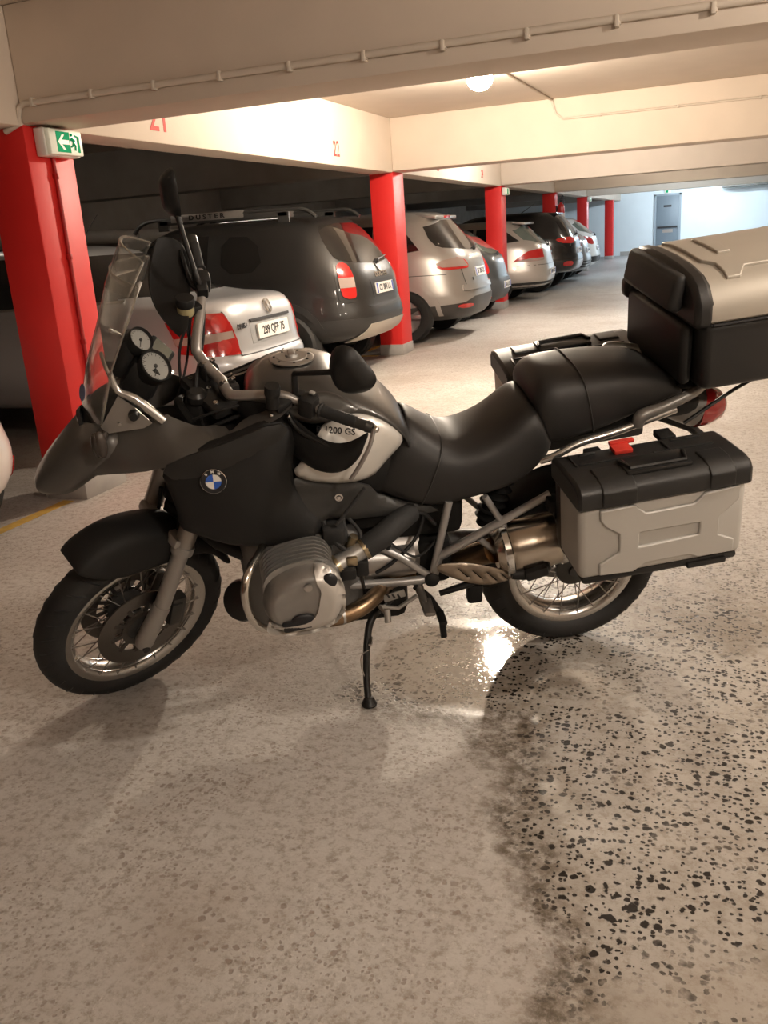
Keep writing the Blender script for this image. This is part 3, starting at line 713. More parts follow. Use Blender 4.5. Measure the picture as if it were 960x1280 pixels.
# front inner bodywork so that nothing is hollow
sym_loft('fairing_inner', [[(x, 0, zt), (x, w2 * .6, zt), (x, w2, zt - .03), (x, w2, zb + .03), (x, w2 * .6, zb), (x, 0, zb)] for x, zt, w2, zb in ((1.42, 1.0, .10, .92), (1.34, 1.0, .14, .90), (1.2, .985, .19, .74), (1.0, 1.0, .22, .67), (.86, 1.0, .20, .68), (.62, .93, .14, .70), (.56, .85, .10, .72))], BLACKM, sub=1)

# ---- tank cover and cap
crown = [(1.055, 1.045), (1.045, 1.083), (1.018, 1.115), (.955, 1.138), (.899, 1.143), (.829, 1.140), (.785, 1.118), (.725, 1.081), (.678, 1.046), (.630, 1.008), (.582, .958), (.555, .895)]
edge = [(1.060, .10, 1.0), (1.055, .15, 1.02), (1.04, .185, 1.035), (.97, .205, 1.055), (.91, .218, 1.045), (.85, .226, 1.018), (.78, .207, 1.040), (.727, .196, 1.040), (.665, .187, 1.010), (.62, .178, .968), (.588, .168, .925), (.572, .145, .862)]
rows = []
for (cx, cz), (ex_, ey_, ez_) in zip(crown, edge):
    row = [(cx, 0, cz)]
    for f, g in ((.35, .03), (.62, .13), (.82, .34), (.94, .62), (1.0, 1.0)):
        row.append((cx + (ex_ - cx) * g, ey_ * f, cz + (ez_ - cz) * g))
    row += [(ex_, ey_ * .9, ez_ - .02), (ex_, 0, ez_ - .04)]
    rows.append(row)
TANK = sym_loft('tank_cover', rows, GREYT, sub=2, label='grey metallic tank cover')
# sculpted wing on the left and right of the cover
for sd in (1, -1):
    wing = [(.835, .2275, 1.022), (.872, .222, 1.070), (.862, .200, 1.108), (.800, .182, 1.098), (.742, .196, 1.058), (.727, .198, 1.042), (.766, .210, 1.044)]
    side_panel('tank_wing', wing, [(.81, .207, 1.07)], GREYT, BIKE, th=.012, h=.010, roll=.006, rw=.012, side=sd, smooth=2, lift=.004)
    badge = [(.700, .150, 1.066), (.655, .132, 1.030), (.600, .125, .958), (.612, .150, .945), (.650, .165, .985)]
Mc = frame((.9005, 0, 1.142), (-1, 0, 0), (0, -1, 0))
b = B(); b.lathe([(0, .0), (.066, 0), (.066, .004), (.060, .0065), (.046, .0065), (.044, .009), (0, .009)], axis='Z', seg=36); cap = b.done('filler_cap', mat('cap_silver', (.46, .44, .41), .38, .7), BIKE, M=Mc)
b = B(); b.box((0, .012, .012), (.022, .055, .012), bev=.004); b.lathe([(0, .0088), (.020, .0088), (.018, .015), (0, .015)], axis='Z', seg=20); b.done('cap_lock', ALU, cap, M=Mc)
b = B()
for k in range(7): a = 2 * PI * k / 7 + .3; b.lathe([(0, .006), (.004, .006), (.0035, .0085), (0, .0085)], c=(.053 * math.cos(a), .053 * math.sin(a), 0), axis='Z', seg=8)
islands(b.done('cap_screws', INK, cap, M=Mc))

# ---- seats
def seat_rows(st, wd, drop=(0, .02, .09, .24, .5, .8, 1.0), yy=(0, .5, .78, .93, 1.0, 1.0, .95)):
    rows = []
    for (cx, cz, lx, lz), w2 in zip(st, wd):
        row = [(cx + (lx - cx) * d, w2 * y, cz + (lz - cz) * d) for d, y in zip(drop, yy)]
        row.append((lx, w2 * .5, lz + .01)); row.append((lx, 0, lz + .015)); rows.append(row)
    return rows
st = [(.560, .925, .690, .775), (.578, .948, .708, .760), (.566, .952, .695, .745), (.535, .933, .665, .724), (.491, .897, .588, .690), (.439, .871, .512, .674), (.401, .868, .45, .680), (.349, .881, .384, .695), (.296, .907, .297, .707), (.252, .947, .221, .737), (.216, .977, .160, .790), (.18, .975, .132, .84), (.165, .955, .13, .86)]
wd = [.10, .120, .135, .150, .164, .174, .177, .178, .176, .172, .166, .160, .12]
sym_loft('rider_seat', seat_rows(st, wd), SEATM, sub=2, label='black stepped rider seat')
st2 = [(.200, .985, .168, .905), (.198, 1.015, .160, .876), (.180, 1.045, .146, .852), (.150, 1.064, .125, .848), (.10, 1.070, .06, .862), (0, 1.072, -.05, .890), (-.10, 1.070, -.14, .928), (-.20, 1.052, -.235, .962), (-.262, 1.010, -.275, .968), (-.285, .985, -.285, .965)]
wd2 = [.120, .145, .158, .165, .168, .166, .160, .150, .135, .11]
sym_loft('pillion_seat', seat_rows(st2, wd2), SEATM, sub=2, label='black pillion seat behind the rider seat')
b = B()
for x0, dz, lx, lz, w2 in ((.470, .884, .552, .684, .170), (.055, 1.0715, .008, .876, .168)):
    pts = []
    for sgn in (1, -1):
        seq = [(x0 + (lx - x0) * d, sgn * w2 * y, dz + (lz - dz) * d) for d, y in zip((0, .02, .09, .24, .5, .8, .95), (0, .5, .78, .925, .985, .985, .95))]
        pts = seq[::-1] + pts if sgn == 1 else pts + seq[1:]
    b.tube(pts, .0022, 6, smooth=3)
islands(b.done('seat_seam', SEATM2, BIKE))

# ---- tubes of the rear frame
for sd in (1, -1):
    y = sd * .17
    fr = B(); fr.tube([P(.518, y, .424), P(.492, y, .504), P(.140, y, .690)], [.017, .015, .013], 12).done('frame_rail', SILVERP, BIKE)
    B().tube([P(.518, y, .432), P(.464, y, .70)], .0125, 12).done('frame_upright', SILVERP, BIKE)
    B().tube([P(.365, y, .553), P(.228, y, .410)], .0105, 12).done('frame_brace', SILVERP, BIKE)
    B().tube([P(.350, y, .705), P(.285, y, .592), P(.221, y, .418)], .0105, 12).done('frame_strut', SILVERP, BIKE)
    B().tube([P(.70, y * .8, .555), P(.622, y * .95, .513), P(.525, y, .430)], .0125, 12).done('frame_lower_strut', SILVERP, BIKE)
    B().tube([P(.81, y * .9, .42), P(.624, y, .421), P(.539, y, .420)], .0145, 12).done('frame_lower_tube', SILVERP, BIKE)
    B().lathe([(0, 0), (.020, 0), (.024, .004), (.024, .014), (.018, .018), (0, .018)], c=(.522, y + sd * .006, .426), seg=20, M=Matrix.Rotation(-PI / 2 * sd, 4, 'X')).done('pivot_cap', BLACK, BIKE)
    b = B(); b.tube([P(.17, sd * .15, .800), P(.131, sd * .17, .822), P(.055, sd * .17, .857), P(-.069, sd * .168, .885), P(-.25, sd * .15, .93)], .012, 12, smooth=4); b.done('tail_frame_tube', mat('bright_tube', (.62, .60, .57), .25, .9), BIKE)
    b = B(); b.tube([P(-.125, sd * .165, .895), P(-.135, sd * .168, .928), P(-.205, sd * .163, .948), P(-.30, sd * .155, .985), P(-.36, sd * .10, 1.0), P(-.37, 0, 1.0)], [.019, .021, .017, .016, .016, .016], 12, smooth=4); b.done('grab_rail', mat('rail_grey', (.27, .26, .245), .4, .5), BIKE)
    b = B(); b.box((.02, sd * .20, .83), (.05, .06, .02), Matrix.Rotation(.08, 4, 'Y'), bev=.004); b.box((-.20, sd * .20, .87), (.05, .06, .02), Matrix.Rotation(.08, 4, 'Y'), bev=.004); b.box((.14, sd * .195, .67), (.035, .06, .04), bev=.005); islands(b.done('pannier_bracket', BLACKM, BIKE))
b = B(); b.tube([P(-.06, .11, .985), P(-.12, -.13, 1.03), P(-.18, -.14, 1.035), P(-.26, -.10, 1.02), P(-.28, .02, 1.005)], .018, 10, smooth=5); b.done('luggage_rack', mat('rack_grey', (.20, .195, .18), .45, .4), BIKE)
b = B(); b.box((-.40, 0, 1.005), (.36, .26, .018), Matrix.Rotation(.08, 4, 'Y'), bev=.006)
for yy in (-.09, .09): b.tube([P(-.2, yy, .99), P(-.58, yy, 1.02)], .010, 8)
b.done('rack_plate', BLACKM, BIKE)
# tail, lamp
sym_loft('tail_section', [[(x, 0, zt), (x, w2 * .7, zt), (x, w2, zt - .03), (x, w2 * .9, zb + .02), (x, w2 * .5, zb), (x, 0, zb)] for x, zt, w2, zb in ((.30, .84, .10, .80), (.12, .89, .13, .82), (-.1, .93, .12, .84), (-.28, .95, .10, .86), (-.37, .94, .08, .85), (-.385, .93, .06, .86))], BLACKM, sub=1)
b = B(); b.tube([P(-.30, .01, .895), P(-.385, .01, .872)], [.055, .070], 22); tl = b.done('tail_light', mat('lamp_housing', (.22, .21, .20), .35, .6), BIKE, label='round red tail lamp in a grey housing')
b = B(); b.lathe([(0, .105), (.026, .100), (.050, .080), (.066, .040), (.070, 0), (.0, 0)], M=frame((-.385, .01, .870), (0, 1, 0), (0, 0, -1)), axis="Z", seg=20)
b.done('lens', REDLENS, tl)
b = B(); b.tube([P(-.30, -.05, .82), P(-.42, -.06, .76), P(-.52, -.06, .68)], [.02, .016, .012], 8); b.box((-.54, -.06, .62), (.012, .20, .16), Matrix.Rotation(.4, 4, 'Y'), bev=.004); b.done('plate_carrier', BLACKM, BIKE)
for sd in (-1,):
    b = B(); b.tube([P(-.40, sd * .04, .90), P(-.43, sd * .12, .90)], .010, 8); b.ball((-.44, sd * .16, .90), .034, 14, (.8, 1.2, .7)); b.done('rear_indicator', BLACK, BIKE)
B().tube([P(-.30, .12, .865), P(-.46, .10, .955), P(-.56, .09, 1.0)], .006, 8).done('rack_stay', BLACK, BIKE)
# silencer, header, heat shield
b = B(); b.lathe([(0, 0), (.060, .0), (.084, .03), (.088, .07), (.088, .42), (.072, .47), (.04, .49), (0, .49)], axis='Z', seg=28); ms = b.done('silencer', mat('silencer_steel', (.52, .46, .39), .22, 1.0, var=.15, scale=4), BIKE, M=frame((.315, .175, .500), (0, 1, 0), (-.16, 0, -.99)) , label='brushed steel silencer')
b = B(); 
for h in (.02, .20): b.lathe([(.088, h), (.092, h + .004), (.092, h + .022), (.088, h + .026)], axis='Z', seg=28)
islands(b.done('silencer_band', CHROME, ms, M=frame((.315, .175, .500), (0, 1, 0), (-.16, 0, -.99))))
hs = [(.515, .222, .486), (.500, .224, .505), (.401, .235, .500), (.330, .240, .478), (.274, .24, .453), (.262, .24, .438), (.285, .24, .420), (.358, .236, .410), (.428, .230, .430), (.498, .222, .466)]
slots = []
for k in range(4):
    x = .448 - .046 * k; z = .482 - .010 * k; slots.append([(x, z), (x - .006, z - .001), (x - .040, z - .036), (x - .033, z - .036)])
side_panel('heat_shield', hs, [], mat('shield_bronze', (.36, .30, .24), .34, .85, var=.12), BIKE, th=.003, h=.008, roll=.008, rw=.018, smooth=1, holes=slots, label='slotted bronze heat shield')
side_panel('slot_shade_sheet', [(x - .004 if x > .4 else x + .004, y - .012, z - .004 if z > .46 else z + .004) for x, y, z in hs], [], INK, BIKE, th=.002, h=.02, roll=.004, rw=.01, smooth=1)  # black sheet added behind the slots so they look shaded
b = B(); b.tube([P(.98, .30, .44), P(.90, .31, .415), P(.83, .295, .405), P(.765, .265, .405), P(.70, .19, .40), P(.64, .08, .37), P(.52, .03, .36), P(.42, .08, .42), P(.32, .165, .50)], [.026, .026, .027, .027, .027, .028, .032, .036, .042], 14, smooth=5); b.done('exhaust_header', BRONZE, BIKE, label='straw coloured exhaust header')
b = B(); b.tube([P(.835, .297, .405), P(.818, .289, .404)], .028, 14).done('header_clamp', ALU, BIKE)
# swing arm, final drive, hugger
b = B(); b.tube([P(.55, -.08, .42), P(.30, -.11, .36), P(.05, -.12, .325)], [.045, .05, .055], 14); b.ball((0, -.115, .321), .085, 18, (1, .75, 1)); b.done('swing_arm', mat('swing_grey', (.10, .098, .095), .45, .5), BIKE)
b = B(); b.box((.50, 0, .45), (.12, .26, .17), bev=.03); b.done('pivot_block', BLACKM, BIKE)
rows = []
b = B()
secs = []
for k in range(9):
    a = math.radians(40 + 12 * k); r = .345; secs.append([(r * math.cos(a) * (1 if j else 1), -.085 + .17 * j / 6, .321 + (r + .012 * math.sin(PI * j / 6)) * math.sin(a)) for j in range(7)])
b.loft(secs, closed=False); b.done('rear_hugger', BLACKM, BIKE, solid=.004, ang=180)
b = B(); b.tube([P(.30, 0, .50), P(.22, 0, .78)], .035, 14); 
for k in range(9): b.lathe([(.036, 0), (.048, .006), (.036, .012)], M=frame((.29 - .0078 * k * 1.0, 0, .535 + .027 * k), (0, 1, 0), (1, 0, .28)), axis='Z', seg=16)
b.done('rear_shock', BLACKM, BIKE)
# battery box and airbox masses below the rider seat
b = B(); b.box((.55, 0, .62), (.30, .22, .16), bev=.03); b.box((.66, .10, .66), (.20, .10, .09), bev=.02); b.done('airbox', BLACKM, BIKE)
b = B(); b.tube([P(.50, .13, .60), P(.55, .15, .66), P(.62, .16, .64), P(.66, .17, .55)], .007, 6, smooth=5); b.tube([P(.52, .12, .70), P(.56, .15, .58), P(.64, .165, .50), P(.70, .16, .46)], .006, 6, smooth=5); b.tube([P(.47, .14, .58), P(.56, .18, .52), P(.62, .18, .55), P(.68, .17, .60)], .004, 6, smooth=5); b.done('wiring_hose', RUBBER, BIKE)

# ---- engine
ENG = mat('engine_grey', (.16, .155, .148), .5, .6, var=.15, scale=20)
b = B(); b.box((.93, 0, .46), (.38, .34, .36), bev=.05, seg=3); b.box((.90, -.03, .34), (.26, .16, .12), bev=.04); eng = b.done('crankcase', ENG, BIKE)
b = B(); b.tube([P(.76, .03, .475), P(.55, .03, .465)], [.115, .095], 24); b.tube([P(.73, .10, .475), P(.57, .10, .468)], [.062, .055], 20); b.done('gearbox', mat('gearbox_silver', (.42, .40, .38), .38, .8, var=.08), BIKE)
def tilt(p): return p
for sd in (1, -1):
    # barrel fins: plates stacked outwards
    hd = B(); hd.box((.945, sd * .26, .555), (.15, .16, .15), bev=.02); cyl = hd.done('cylinder', mat('cylinder_dark', (.045, .043, .04), .6, .4), BIKE)
    fin = [(.845, .640), (.862, .668), (.900, .684), (1.00, .668), (1.045, .640), (1.062, .600), (1.062, .520), (1.040, .480), (.880, .470), (.840, .500), (.832, .580)]
    fin = chaikin(fin, 1); me = None
    for k in range(10):
        y = .195 + .0195 * k; s = 1.0 - .008 * k
        bb = B(); bb.prism([(.95 + (u - .95) * s, .575 + (v - .575) * s) for u, v in fin], lambda u, v: (u, sd * (y - .0028), v), lambda u, v: (u, sd * (y + .0028), v)); bb.done('cooling_fin', ALU, cyl, ang=30)
    cov = [(1.060, .525), (1.055, .575), (1.040, .612), (.990, .645), (.935, .662), (.886, .664), (.848, .645), (.828, .600), (.824, .552), (.835, .505), (.860, .476), (.92, .458), (.985, .458), (1.035, .475)]
    V_, T, D = fill(chaikin(cov, 2), .009)
    yy = .432 - .050 * np.clip(1 - D / .030, 0, 1) ** 2.0 + .10 * (V_[:, 0] - .94) * 0 - .09 * np.clip(V_[:, 1] - .56, 0, 1)
    front = [(p[0], sd * y, p[1]) for p, y in zip(V_, yy)]; backp = [(p[0], sd * .345, p[1]) for p in V_]
    cv = skin_from(front, T, backp).done('valve_cover', mat('cover_cast', (.33, .32, .305), .42, .7, var=.12, scale=30), BIKE, ang=50, label='cast silver valve cover')
    # lighter protector sweeping round the lower rear of the cover
    g = [(.905, .664), (.885, .667), (.846, .648), (.822, .602), (.818, .550), (.830, .500), (.858, .470), (.92, .450), (.985, .450), (1.042, .468), (1.058, .490), (1.04, .500), (.985, .496), (.930, .503), (.905, .530), (.895, .575), (.888, .605), (.900, .632)]
    V_, T, D = fill(chaikin(g, 1), .010)
    f2 = lambda V: np.interp(pdist(np.array(chaikin(cov, 2)), V), [0, .012, .030], [.398, .428, .438])
    y2 = f2(V_) + .006 - .09 * np.clip(V_[:, 1] - .56, 0, 1)
    skin_from([(p[0], sd * y, p[1]) for p, y in zip(V_, y2)], T, [(p[0], sd * (y - .02), p[1]) for p, y in zip(V_, y2)]).done('cover_guard', mat('guard_silver', (.60, .57, .53), .40, .5), cv, ang=60)
    b = B(); b.box((.965, sd * .437, .497), (.085, .012, .035), Matrix.Rotation(.12, 4, 'Y'), bev=.005); b.ball((.945, sd * .436, .512), .03, 14, (1.2, .3, .7)); b.done('plug_cover', INK, cv)
    b = B(); b.lathe([(0, 0), (.014, 0), (.016, .004), (.016, .010), (.010, .014), (0, .014)], M=Matrix.Rotation(-PI / 2 * sd, 4, 'X'), c=(1.022, sd * .412, .548), seg=16); b.lathe([(0, 0), (.012, 0), (.012, .006), (0, .006)], M=Matrix.Rotation(-PI / 2 * sd, 4, 'X'), c=(.925, sd * .432, .62), seg=14); islands(b.done('cover_bolt', STEEL, cv))
    b = B(); b.ball((.862, sd * .425, .63), .022, 16, (1.0, .5, 1.15)); b.done('oil_filler', INK, cv)
    # throttle body and intake
    b = B(); b.tube([P(.845, sd * .285, .575), P(.815, sd * .27, .586), P(.735, sd * .250, .618)], [.030, .030, .030], 18); th = b.done('throttle_body', ALU, BIKE)
    b = B(); b.tube([P(.748, sd * .253, .613), P(.736, sd * .250, .618)], .0365, 18); b.tube([P(.835, sd * .28, .579), P(.825, sd * .276, .583)], .0355, 18); b.box((.785, sd * .285, .60), (.035, .03, .03), bev=.006); b.tube([P(.79, sd * .24, .62), P(.77, sd * .25, .66)], .014, 10); b.done('clamp', mat('clamp_brass', (.50, .42, .28), .3, 1.0), th)
    b = B(); b.box((.80, sd * .30, .565), (.05, .03, .04), bev=.008); b.box((.755, sd * .275, .565), (.04, .035, .055), bev=.008); b.tube([P(.76, sd * .27, .54), P(.75, sd * .25, .47)], .006, 6); b.done('injector', BLACK, th)
    b = B(); b.tube([P(.738, sd * .250, .617), P(.690, sd * .236, .638), P(.640, sd * .20, .655), P(.58, sd * .14, .66)], [.037, .037, .036, .034], 18, smooth=5); b.done('intake_hose', RUBBER, BIKE)
    # cables above the cylinder
    b = B(); b.box((.83, sd * .22, .665), (.07, .07, .06), bev=.012); b.tube([P(.86, sd * .20, .71), P(.84, sd * .24, .66), P(.80, sd * .26, .62)], .008, 8, smooth=4); b.tube([P(.78, sd * .21, .70), P(.75, sd * .24, .66), P(.77, sd * .27, .61)], .006, 8, smooth=4); b.tube([P(.80, sd * .2, .70), P(.795, sd * .245, .64)], .010, 8); b.done('injector_wiring', RUBBER, BIKE)
    # engine guard
    b = B(); b.tube([P(1.03, sd * .20, .66), P(1.054, sd * .30, .668), P(1.082, sd * .37, .665), P(1.099, sd * .405, .635), P(1.104, sd * .42, .589), P(1.092, sd * .415, .520), P(1.060, sd * .39, .462), P(1.02, sd * .33, .43), P(.98, sd * .24, .40)], .0125, 12, smooth=6); b.done('engine_guard', mat('guard_chrome', (.66, .63, .58), .16, 1.0), BIKE, label='bright tubular engine guard')
b = B(); b.lathe([(0, -.03), (.045, -.03), (.068, -.018), (.072, 0), (.066, .016), (.05, .022), (0, .022)], c=(1.137, .055, .34), seg=24, M=Matrix.Rotation(math.radians(-60), 4, 'X') @ Matrix.Rotation(.5, 4, 'Y')); b.done('horn', mat('horn_dark', (.05, .05, .05), .35, .6), BIKE)
b = B(); b.box((1.10, .08, .52), (.05, .03, .34), Matrix.Rotation(.1, 4, 'Y'), bev=.008); b.box((1.10, -.08, .52), (.05, .03, .34), Matrix.Rotation(.1, 4, 'Y'), bev=.008); b.done('front_frame', BLACKM, BIKE)
b = B(); b.box((.70, 0, .30), (.24, .16, .20), bev=.04); b.done('collector_box', BLACKM, BIKE)
# foot pegs, gear lever, side stand
b = B(); b.box((.650, .21, .398), (.072, .006, .028), Matrix.Rotation(.22, 4, 'Y'), bev=.003)
pegs = b.done('peg_bracket', ALU, BIKE)
b = B()
for k in range(3): b.box((.670 - .017 * k, .2135, .403 - .003 * k), (.006, .004, .016), Matrix.Rotation(.5, 4, 'Y'))
islands(b.done('bracket_slots', INK, pegs))
b = B(); b.tube([P(.565, .16, .40), P(.56, .20, .385), P(.555, .29, .372)], [.016, .014, .014], 10); b.box((.552, .27, .383), (.034, .085, .014), bev=.004); b.done('rider_foot_peg', mat('peg_metal', (.30, .285, .265), .4, .8), BIKE)
b = B(); b.tube([P(.70, .22, .37), P(.64, .215, .352), P(.575, .205, .385)], .007, 8); b.tube([P(.70, .22, .37), P(.682, .28, .372)], .006, 8); b.tube([P(.683, .265, .390), P(.683, .285, .352)], .011, 10); b.done('gear_lever', ALU, BIKE)
b = B(); b.tube([P(.575, .17, .40), P(.535, .21, .372), P(.515, .26, .352)], .012, 10); b.box((.512, .285, .347), (.026, .07, .014), bev=.004); b.tube([P(.513, .30, .345), P(.509, .31, .29)], .011, 10); b.done('stand_lug', BLACKM, BIKE)
b = B(); b.tube([P(.50, .20, .380), P(.40, .21, .412), P(.37, .19, .405)], [.010, .012, .012], 10); b.box((.385, .20, .37), (.05, .04, .07), bev=.01); b.done('centre_stand_arm', BLACKM, BIKE)
b = B(); b.tube([P(.274, .24, .45), P(.225, .245, .45), P(.170, .25, .468), P(.155, .25, .478)], [.016, .022, .024, .014], 10); b.box((.20, .262, .462), (.075, .03, .035), Matrix.Rotation(.25, 4, 'Y'), bev=.008); b.done('pillion_foot_peg', BLACK, BIKE)
b = B(); b.tube([P(.640, .15, .372), P(.662, .165, .350), P(.724, .20, .312), P(.748, .24, .255), P(.763, .30, .160), P(.7645, .343, .100)], [.013, .013, .012, .012, .011, .012], 10, smooth=4)
b.lathe([(0, 0), (.024, 0), (.026, .006), (.020, .018), (.014, .030), (0, .034)], axis='Z', M=_M.to_3x3().inverted().to_4x4(), c=(.763, .348, .0785), seg=16)
b.done('side_stand', mat('stand_black', (.02, .02, .02), .4, .3), BIKE, label='black side stand')
b = B(); b.tube([P(.745, .262, .235), P(.772, .275, .225), P(.776, .295, .19), P(.764, .31, .150)], .0022, 6, smooth=5); b.tube([P(.735, .235, .262), P(.742, .268, .258)], .006, 8); b.done('stand_spring', STEEL, BIKE)

# ---- windscreen, headlamp, instruments
SCREEN = glass('screen_acrylic', (.95, .945, .93), 1.25, .03, .035); LENS = glass('clear_glass', (.92, .94, .94), 1.0, .01)
def shell(name, rowsf, nu, nv, m, parent, th=.004, label=None):
    # rowsf(u in -1..1, v in 0..1) -> point
    secs = [[rowsf(-1 + 2 * i / nu, j / nv) for i in range(nu + 1)] for j in range(nv + 1)]
    b = B(); b.loft(secs, closed=False); return b.done(name, m, parent, solid=th, ang=180, label=label)
zc = [.985, 1.08, 1.19, 1.30, 1.40, 1.448]; xc = [1.500, 1.517, 1.482, 1.432, 1.392, 1.370]
ze = [1.052, 1.13, 1.215, 1.30, 1.375, 1.430]; xe = [1.447, 1.418, 1.388, 1.345, 1.305, 1.282]; hw = [.165, .185, .188, .18, .173, .165]
def scr(u, v):
    t = v * 5; a = abs(u); k = a ** 2.2
    I = lambda arr: float(np.interp(t, range(6), arr))
    return P(I(xc) + (I(xe) - I(xc)) * k, u * I(hw), I(zc) + (I(ze) - I(zc)) * k)
ws = shell('windscreen', scr, 20, 20, SCREEN, BIKE, label='clear curved windscreen')
b = B(); b.tube([scr(-1 + 2 * i / 20, 1.0) for i in range(21)], .0022, 6); b.tube([scr(1, j / 14) for j in range(15)], .0024, 6); b.tube([scr(-1, j / 14) for j in range(15)], .0022, 6); b.done('screen_rim', glass('screen_edge', (.72, .69, .62), 1.4, .08, .16), ws)
def vis(u, v):
    a = abs(u) ** 2.2; z = 1.405 + .115 * v; x = 1.392 - .062 * v
    return P(x + (-.075 + .01 * v) * a, u * (.145 - .03 * v), z - (.005 + .035 * v) * a)
vz = shell('screen_visor', vis, 16, 8, SCREEN, BIKE, th=.005, label='clear clip-on visor on top of the screen')
b = B(); b.tube([vis(-1 + 2 * i / 16, 1.0) for i in range(17)] , .0024, 6); b.tube([vis(1, j / 8) for j in range(9)], .0026, 6); b.tube([vis(-1, j / 8) for j in range(9)], .0024, 6); b.done('visor_rim', glass('screen_edge'), vz)
# round blue sticker low on the screen
b = B(); b.lathe([(0, 0), (.024, 0), (.024, .001), (0, .001)], axis='Z', seg=24); b.done('screen_sticker', mat('sticker_blue', (.03, .08, .22), .4), ws, M=frame(tuple(scr(.45, .27) + P(.006, .006, .002)), (-.45, .85, .1), (-.35, 0, 1)))
# headlamp behind the screen base
sym_loft('headlamp_housing', [[(x, 0, zt), (x, w2 * .7, zt - .005), (x, w2, zt - .04), (x, w2, zb + .03), (x, w2 * .7, zb), (x, 0, zb)] for x, zt, w2, zb in ((1.525, 1.04, .06, .98), (1.515, 1.07, .09, .965), (1.46, 1.10, .12, .95), (1.40, 1.11, .13, .96), (1.36, 1.08, .10, .97))], BLACK, sub=1)
b = B(); b.lathe([(0, .018), (.03, .014), (.05, .004), (.056, -.01), (0, -.01)], axis='Z', seg=24); b.done('headlamp_lens', mat('headlamp_glass', (.05, .05, .05), .08, coat=1.0), BIKE, M=frame((1.515, .035, 1.01), (0, 1, 0), (.3, 0, 1)))
b = B(); b.lathe([(0, .018), (.03, .014), (.04, .004), (.046, -.01), (0, -.01)], axis='Z', seg=24); b.done('headlamp_lens', mat('headlamp_glass', (.05, .05, .05), .08, coat=1.0), BIKE, M=frame((1.510, -.055, 1.015), (0, 1, 0), (.3, 0, 1)))
for sd in (1, -1):
    b = B(); b.tube([P(1.395, sd * .168, 1.205), P(1.383, sd * .172, 1.155), P(1.34, sd * .176, 1.128), P(1.274, sd * .182, 1.058)], [.008, .010, .013, .013], 12, smooth=3); b.done('screen_stay', mat('bright_tube', (0, 0, 0)), BIKE)
    b = B(); b.tube([P(1.42, sd * .10, 1.24), P(1.405, sd * .15, 1.21), P(1.388, sd * .168, 1.165)], .006, 10, smooth=3); b.done('stay_hoop', mat('bright_tube', (0, 0, 0)), BIKE)
    b = B(); pl = [(1.447, 1.052), (1.435, 1.032), (1.300, 1.040), (1.345, 1.100), (1.385, 1.140)]; b.prism(pl, lambda u, v: (u, sd * .168, v), lambda u, v: (u, sd * .172, v)); b.done('screen_bracket', mat('bracket_grey', (.30, .28, .26), .35, .5), BIKE)
    b = B(); b.lathe([(0, 0), (.015, 0), (.016, .006), (.012, .022), (0, .024)], M=Matrix.Rotation(-PI / 2 * sd, 4, 'X'), c=(1.352, sd * .172, 1.082), seg=14); b.done('adjuster_knob', BLACK, BIKE); b = B(); b.lathe([(0, 0), (.006, 0), (.005, .006), (0, .007)], M=Matrix.Rotation(-PI / 2 * sd, 4, 'X'), c=(1.395, sd * .172, 1.058), seg=10); b.done('bracket_bolt', STEEL, BIKE)
    b = B(); b.tube([P(1.44, sd * .16, 1.03), P(1.445, sd * .20, 1.025)], .012, 10); b.ball((1.447, sd * .222, 1.022), .036, 16, (.50, .50, 1.15)); it = b.done('front_indicator', mat('indicator_dark', (.05, .04, .034), .25), BIKE)
    b = B(); b.ball((1.458, sd * .222, 1.022), .034, 16, (.45, .48, 1.12)); b.done('indicator_lens', mat('smoked_amber', (.035, .027, .022), .2, coat=.4), it)
# instrument cluster
nrm = Vector((-.66, .48, .56)).normalized(); exi = Vector((0, -1, 0)); exi = (exi - nrm * exi.dot(nrm)).normalized(); eyi = nrm.cross(exi)
def gauge(c, r, name):
    Mg = frame(c, exi, eyi)
    b = B(); b.lathe([(r * .6, -.055), (r * 1.02, -.03), (r * 1.06, .006), (r * 1.0, .010), (r * .92, .006), (r * .90, 0), (0, 0)], axis='Z', seg=30); g = b.done(name, BLACK, BIKE, M=Mg)
    b = B(); b.lathe([(0, .0008), (r * .88, .0008), (r * .88, 0), (0, 0)], axis='Z', seg=30); b.done('dial', DIAL, g, M=Mg)
    b = B()
    for k in range(25):
        a = math.radians(220 - 260 * k / 24); l = .16 if k % 2 == 0 else .08
        b.box((r * (.84 - l / 2) * math.cos(a), r * (.84 - l / 2) * math.sin(a), .0014), (r * l, r * .025, .0008), Matrix.Rotation(a, 4, 'Z'))
    a = math.radians(205); b.box((r * .3 * math.cos(a), r * .3 * math.sin(a), .003), (r * .8, r * .035, .001), Matrix.Rotation(a, 4, 'Z')); b.lathe([(0, .0045), (r * .12, .0045), (r * .12, .001), (0, .001)], axis='Z', seg=12)
    b.done('dial_markings', INK, g, M=Mg)
    b = B(); b.lathe([(0, .0075), (r * .5, .007), (r * .93, .005)], axis='Z', seg=30); b.done('dial_glass', LENS, g, M=Mg)
gauge((1.288, .058, 1.175), .048, 'speedometer'); gauge((1.318, .044, 1.250), .036, 'tachometer')
Mg = frame((1.275, -.030, 1.192), exi, eyi)
b = B(); b.box((0, 0, -.015), (.058, .085, .035), bev=.008); lc = b.done('trip_display', BLACK, BIKE, M=Mg)
B().box((0, 0, .0035), (.044, .058, .002)).done('display_glass', mat('lcd_grey', (.16, .16, .13), .2), lc, M=Mg)
b = B(); b.box((1.335, 0, 1.135), (.10, .17, .12), Matrix.Rotation(-.6, 4, 'Y'), bev=.03); b.box((1.37, 0, 1.20), (.05, .13, .12), Matrix.Rotation(-.5, 4, 'Y'), bev=.02); b.done('instrument_shroud', BLACKM, BIKE)

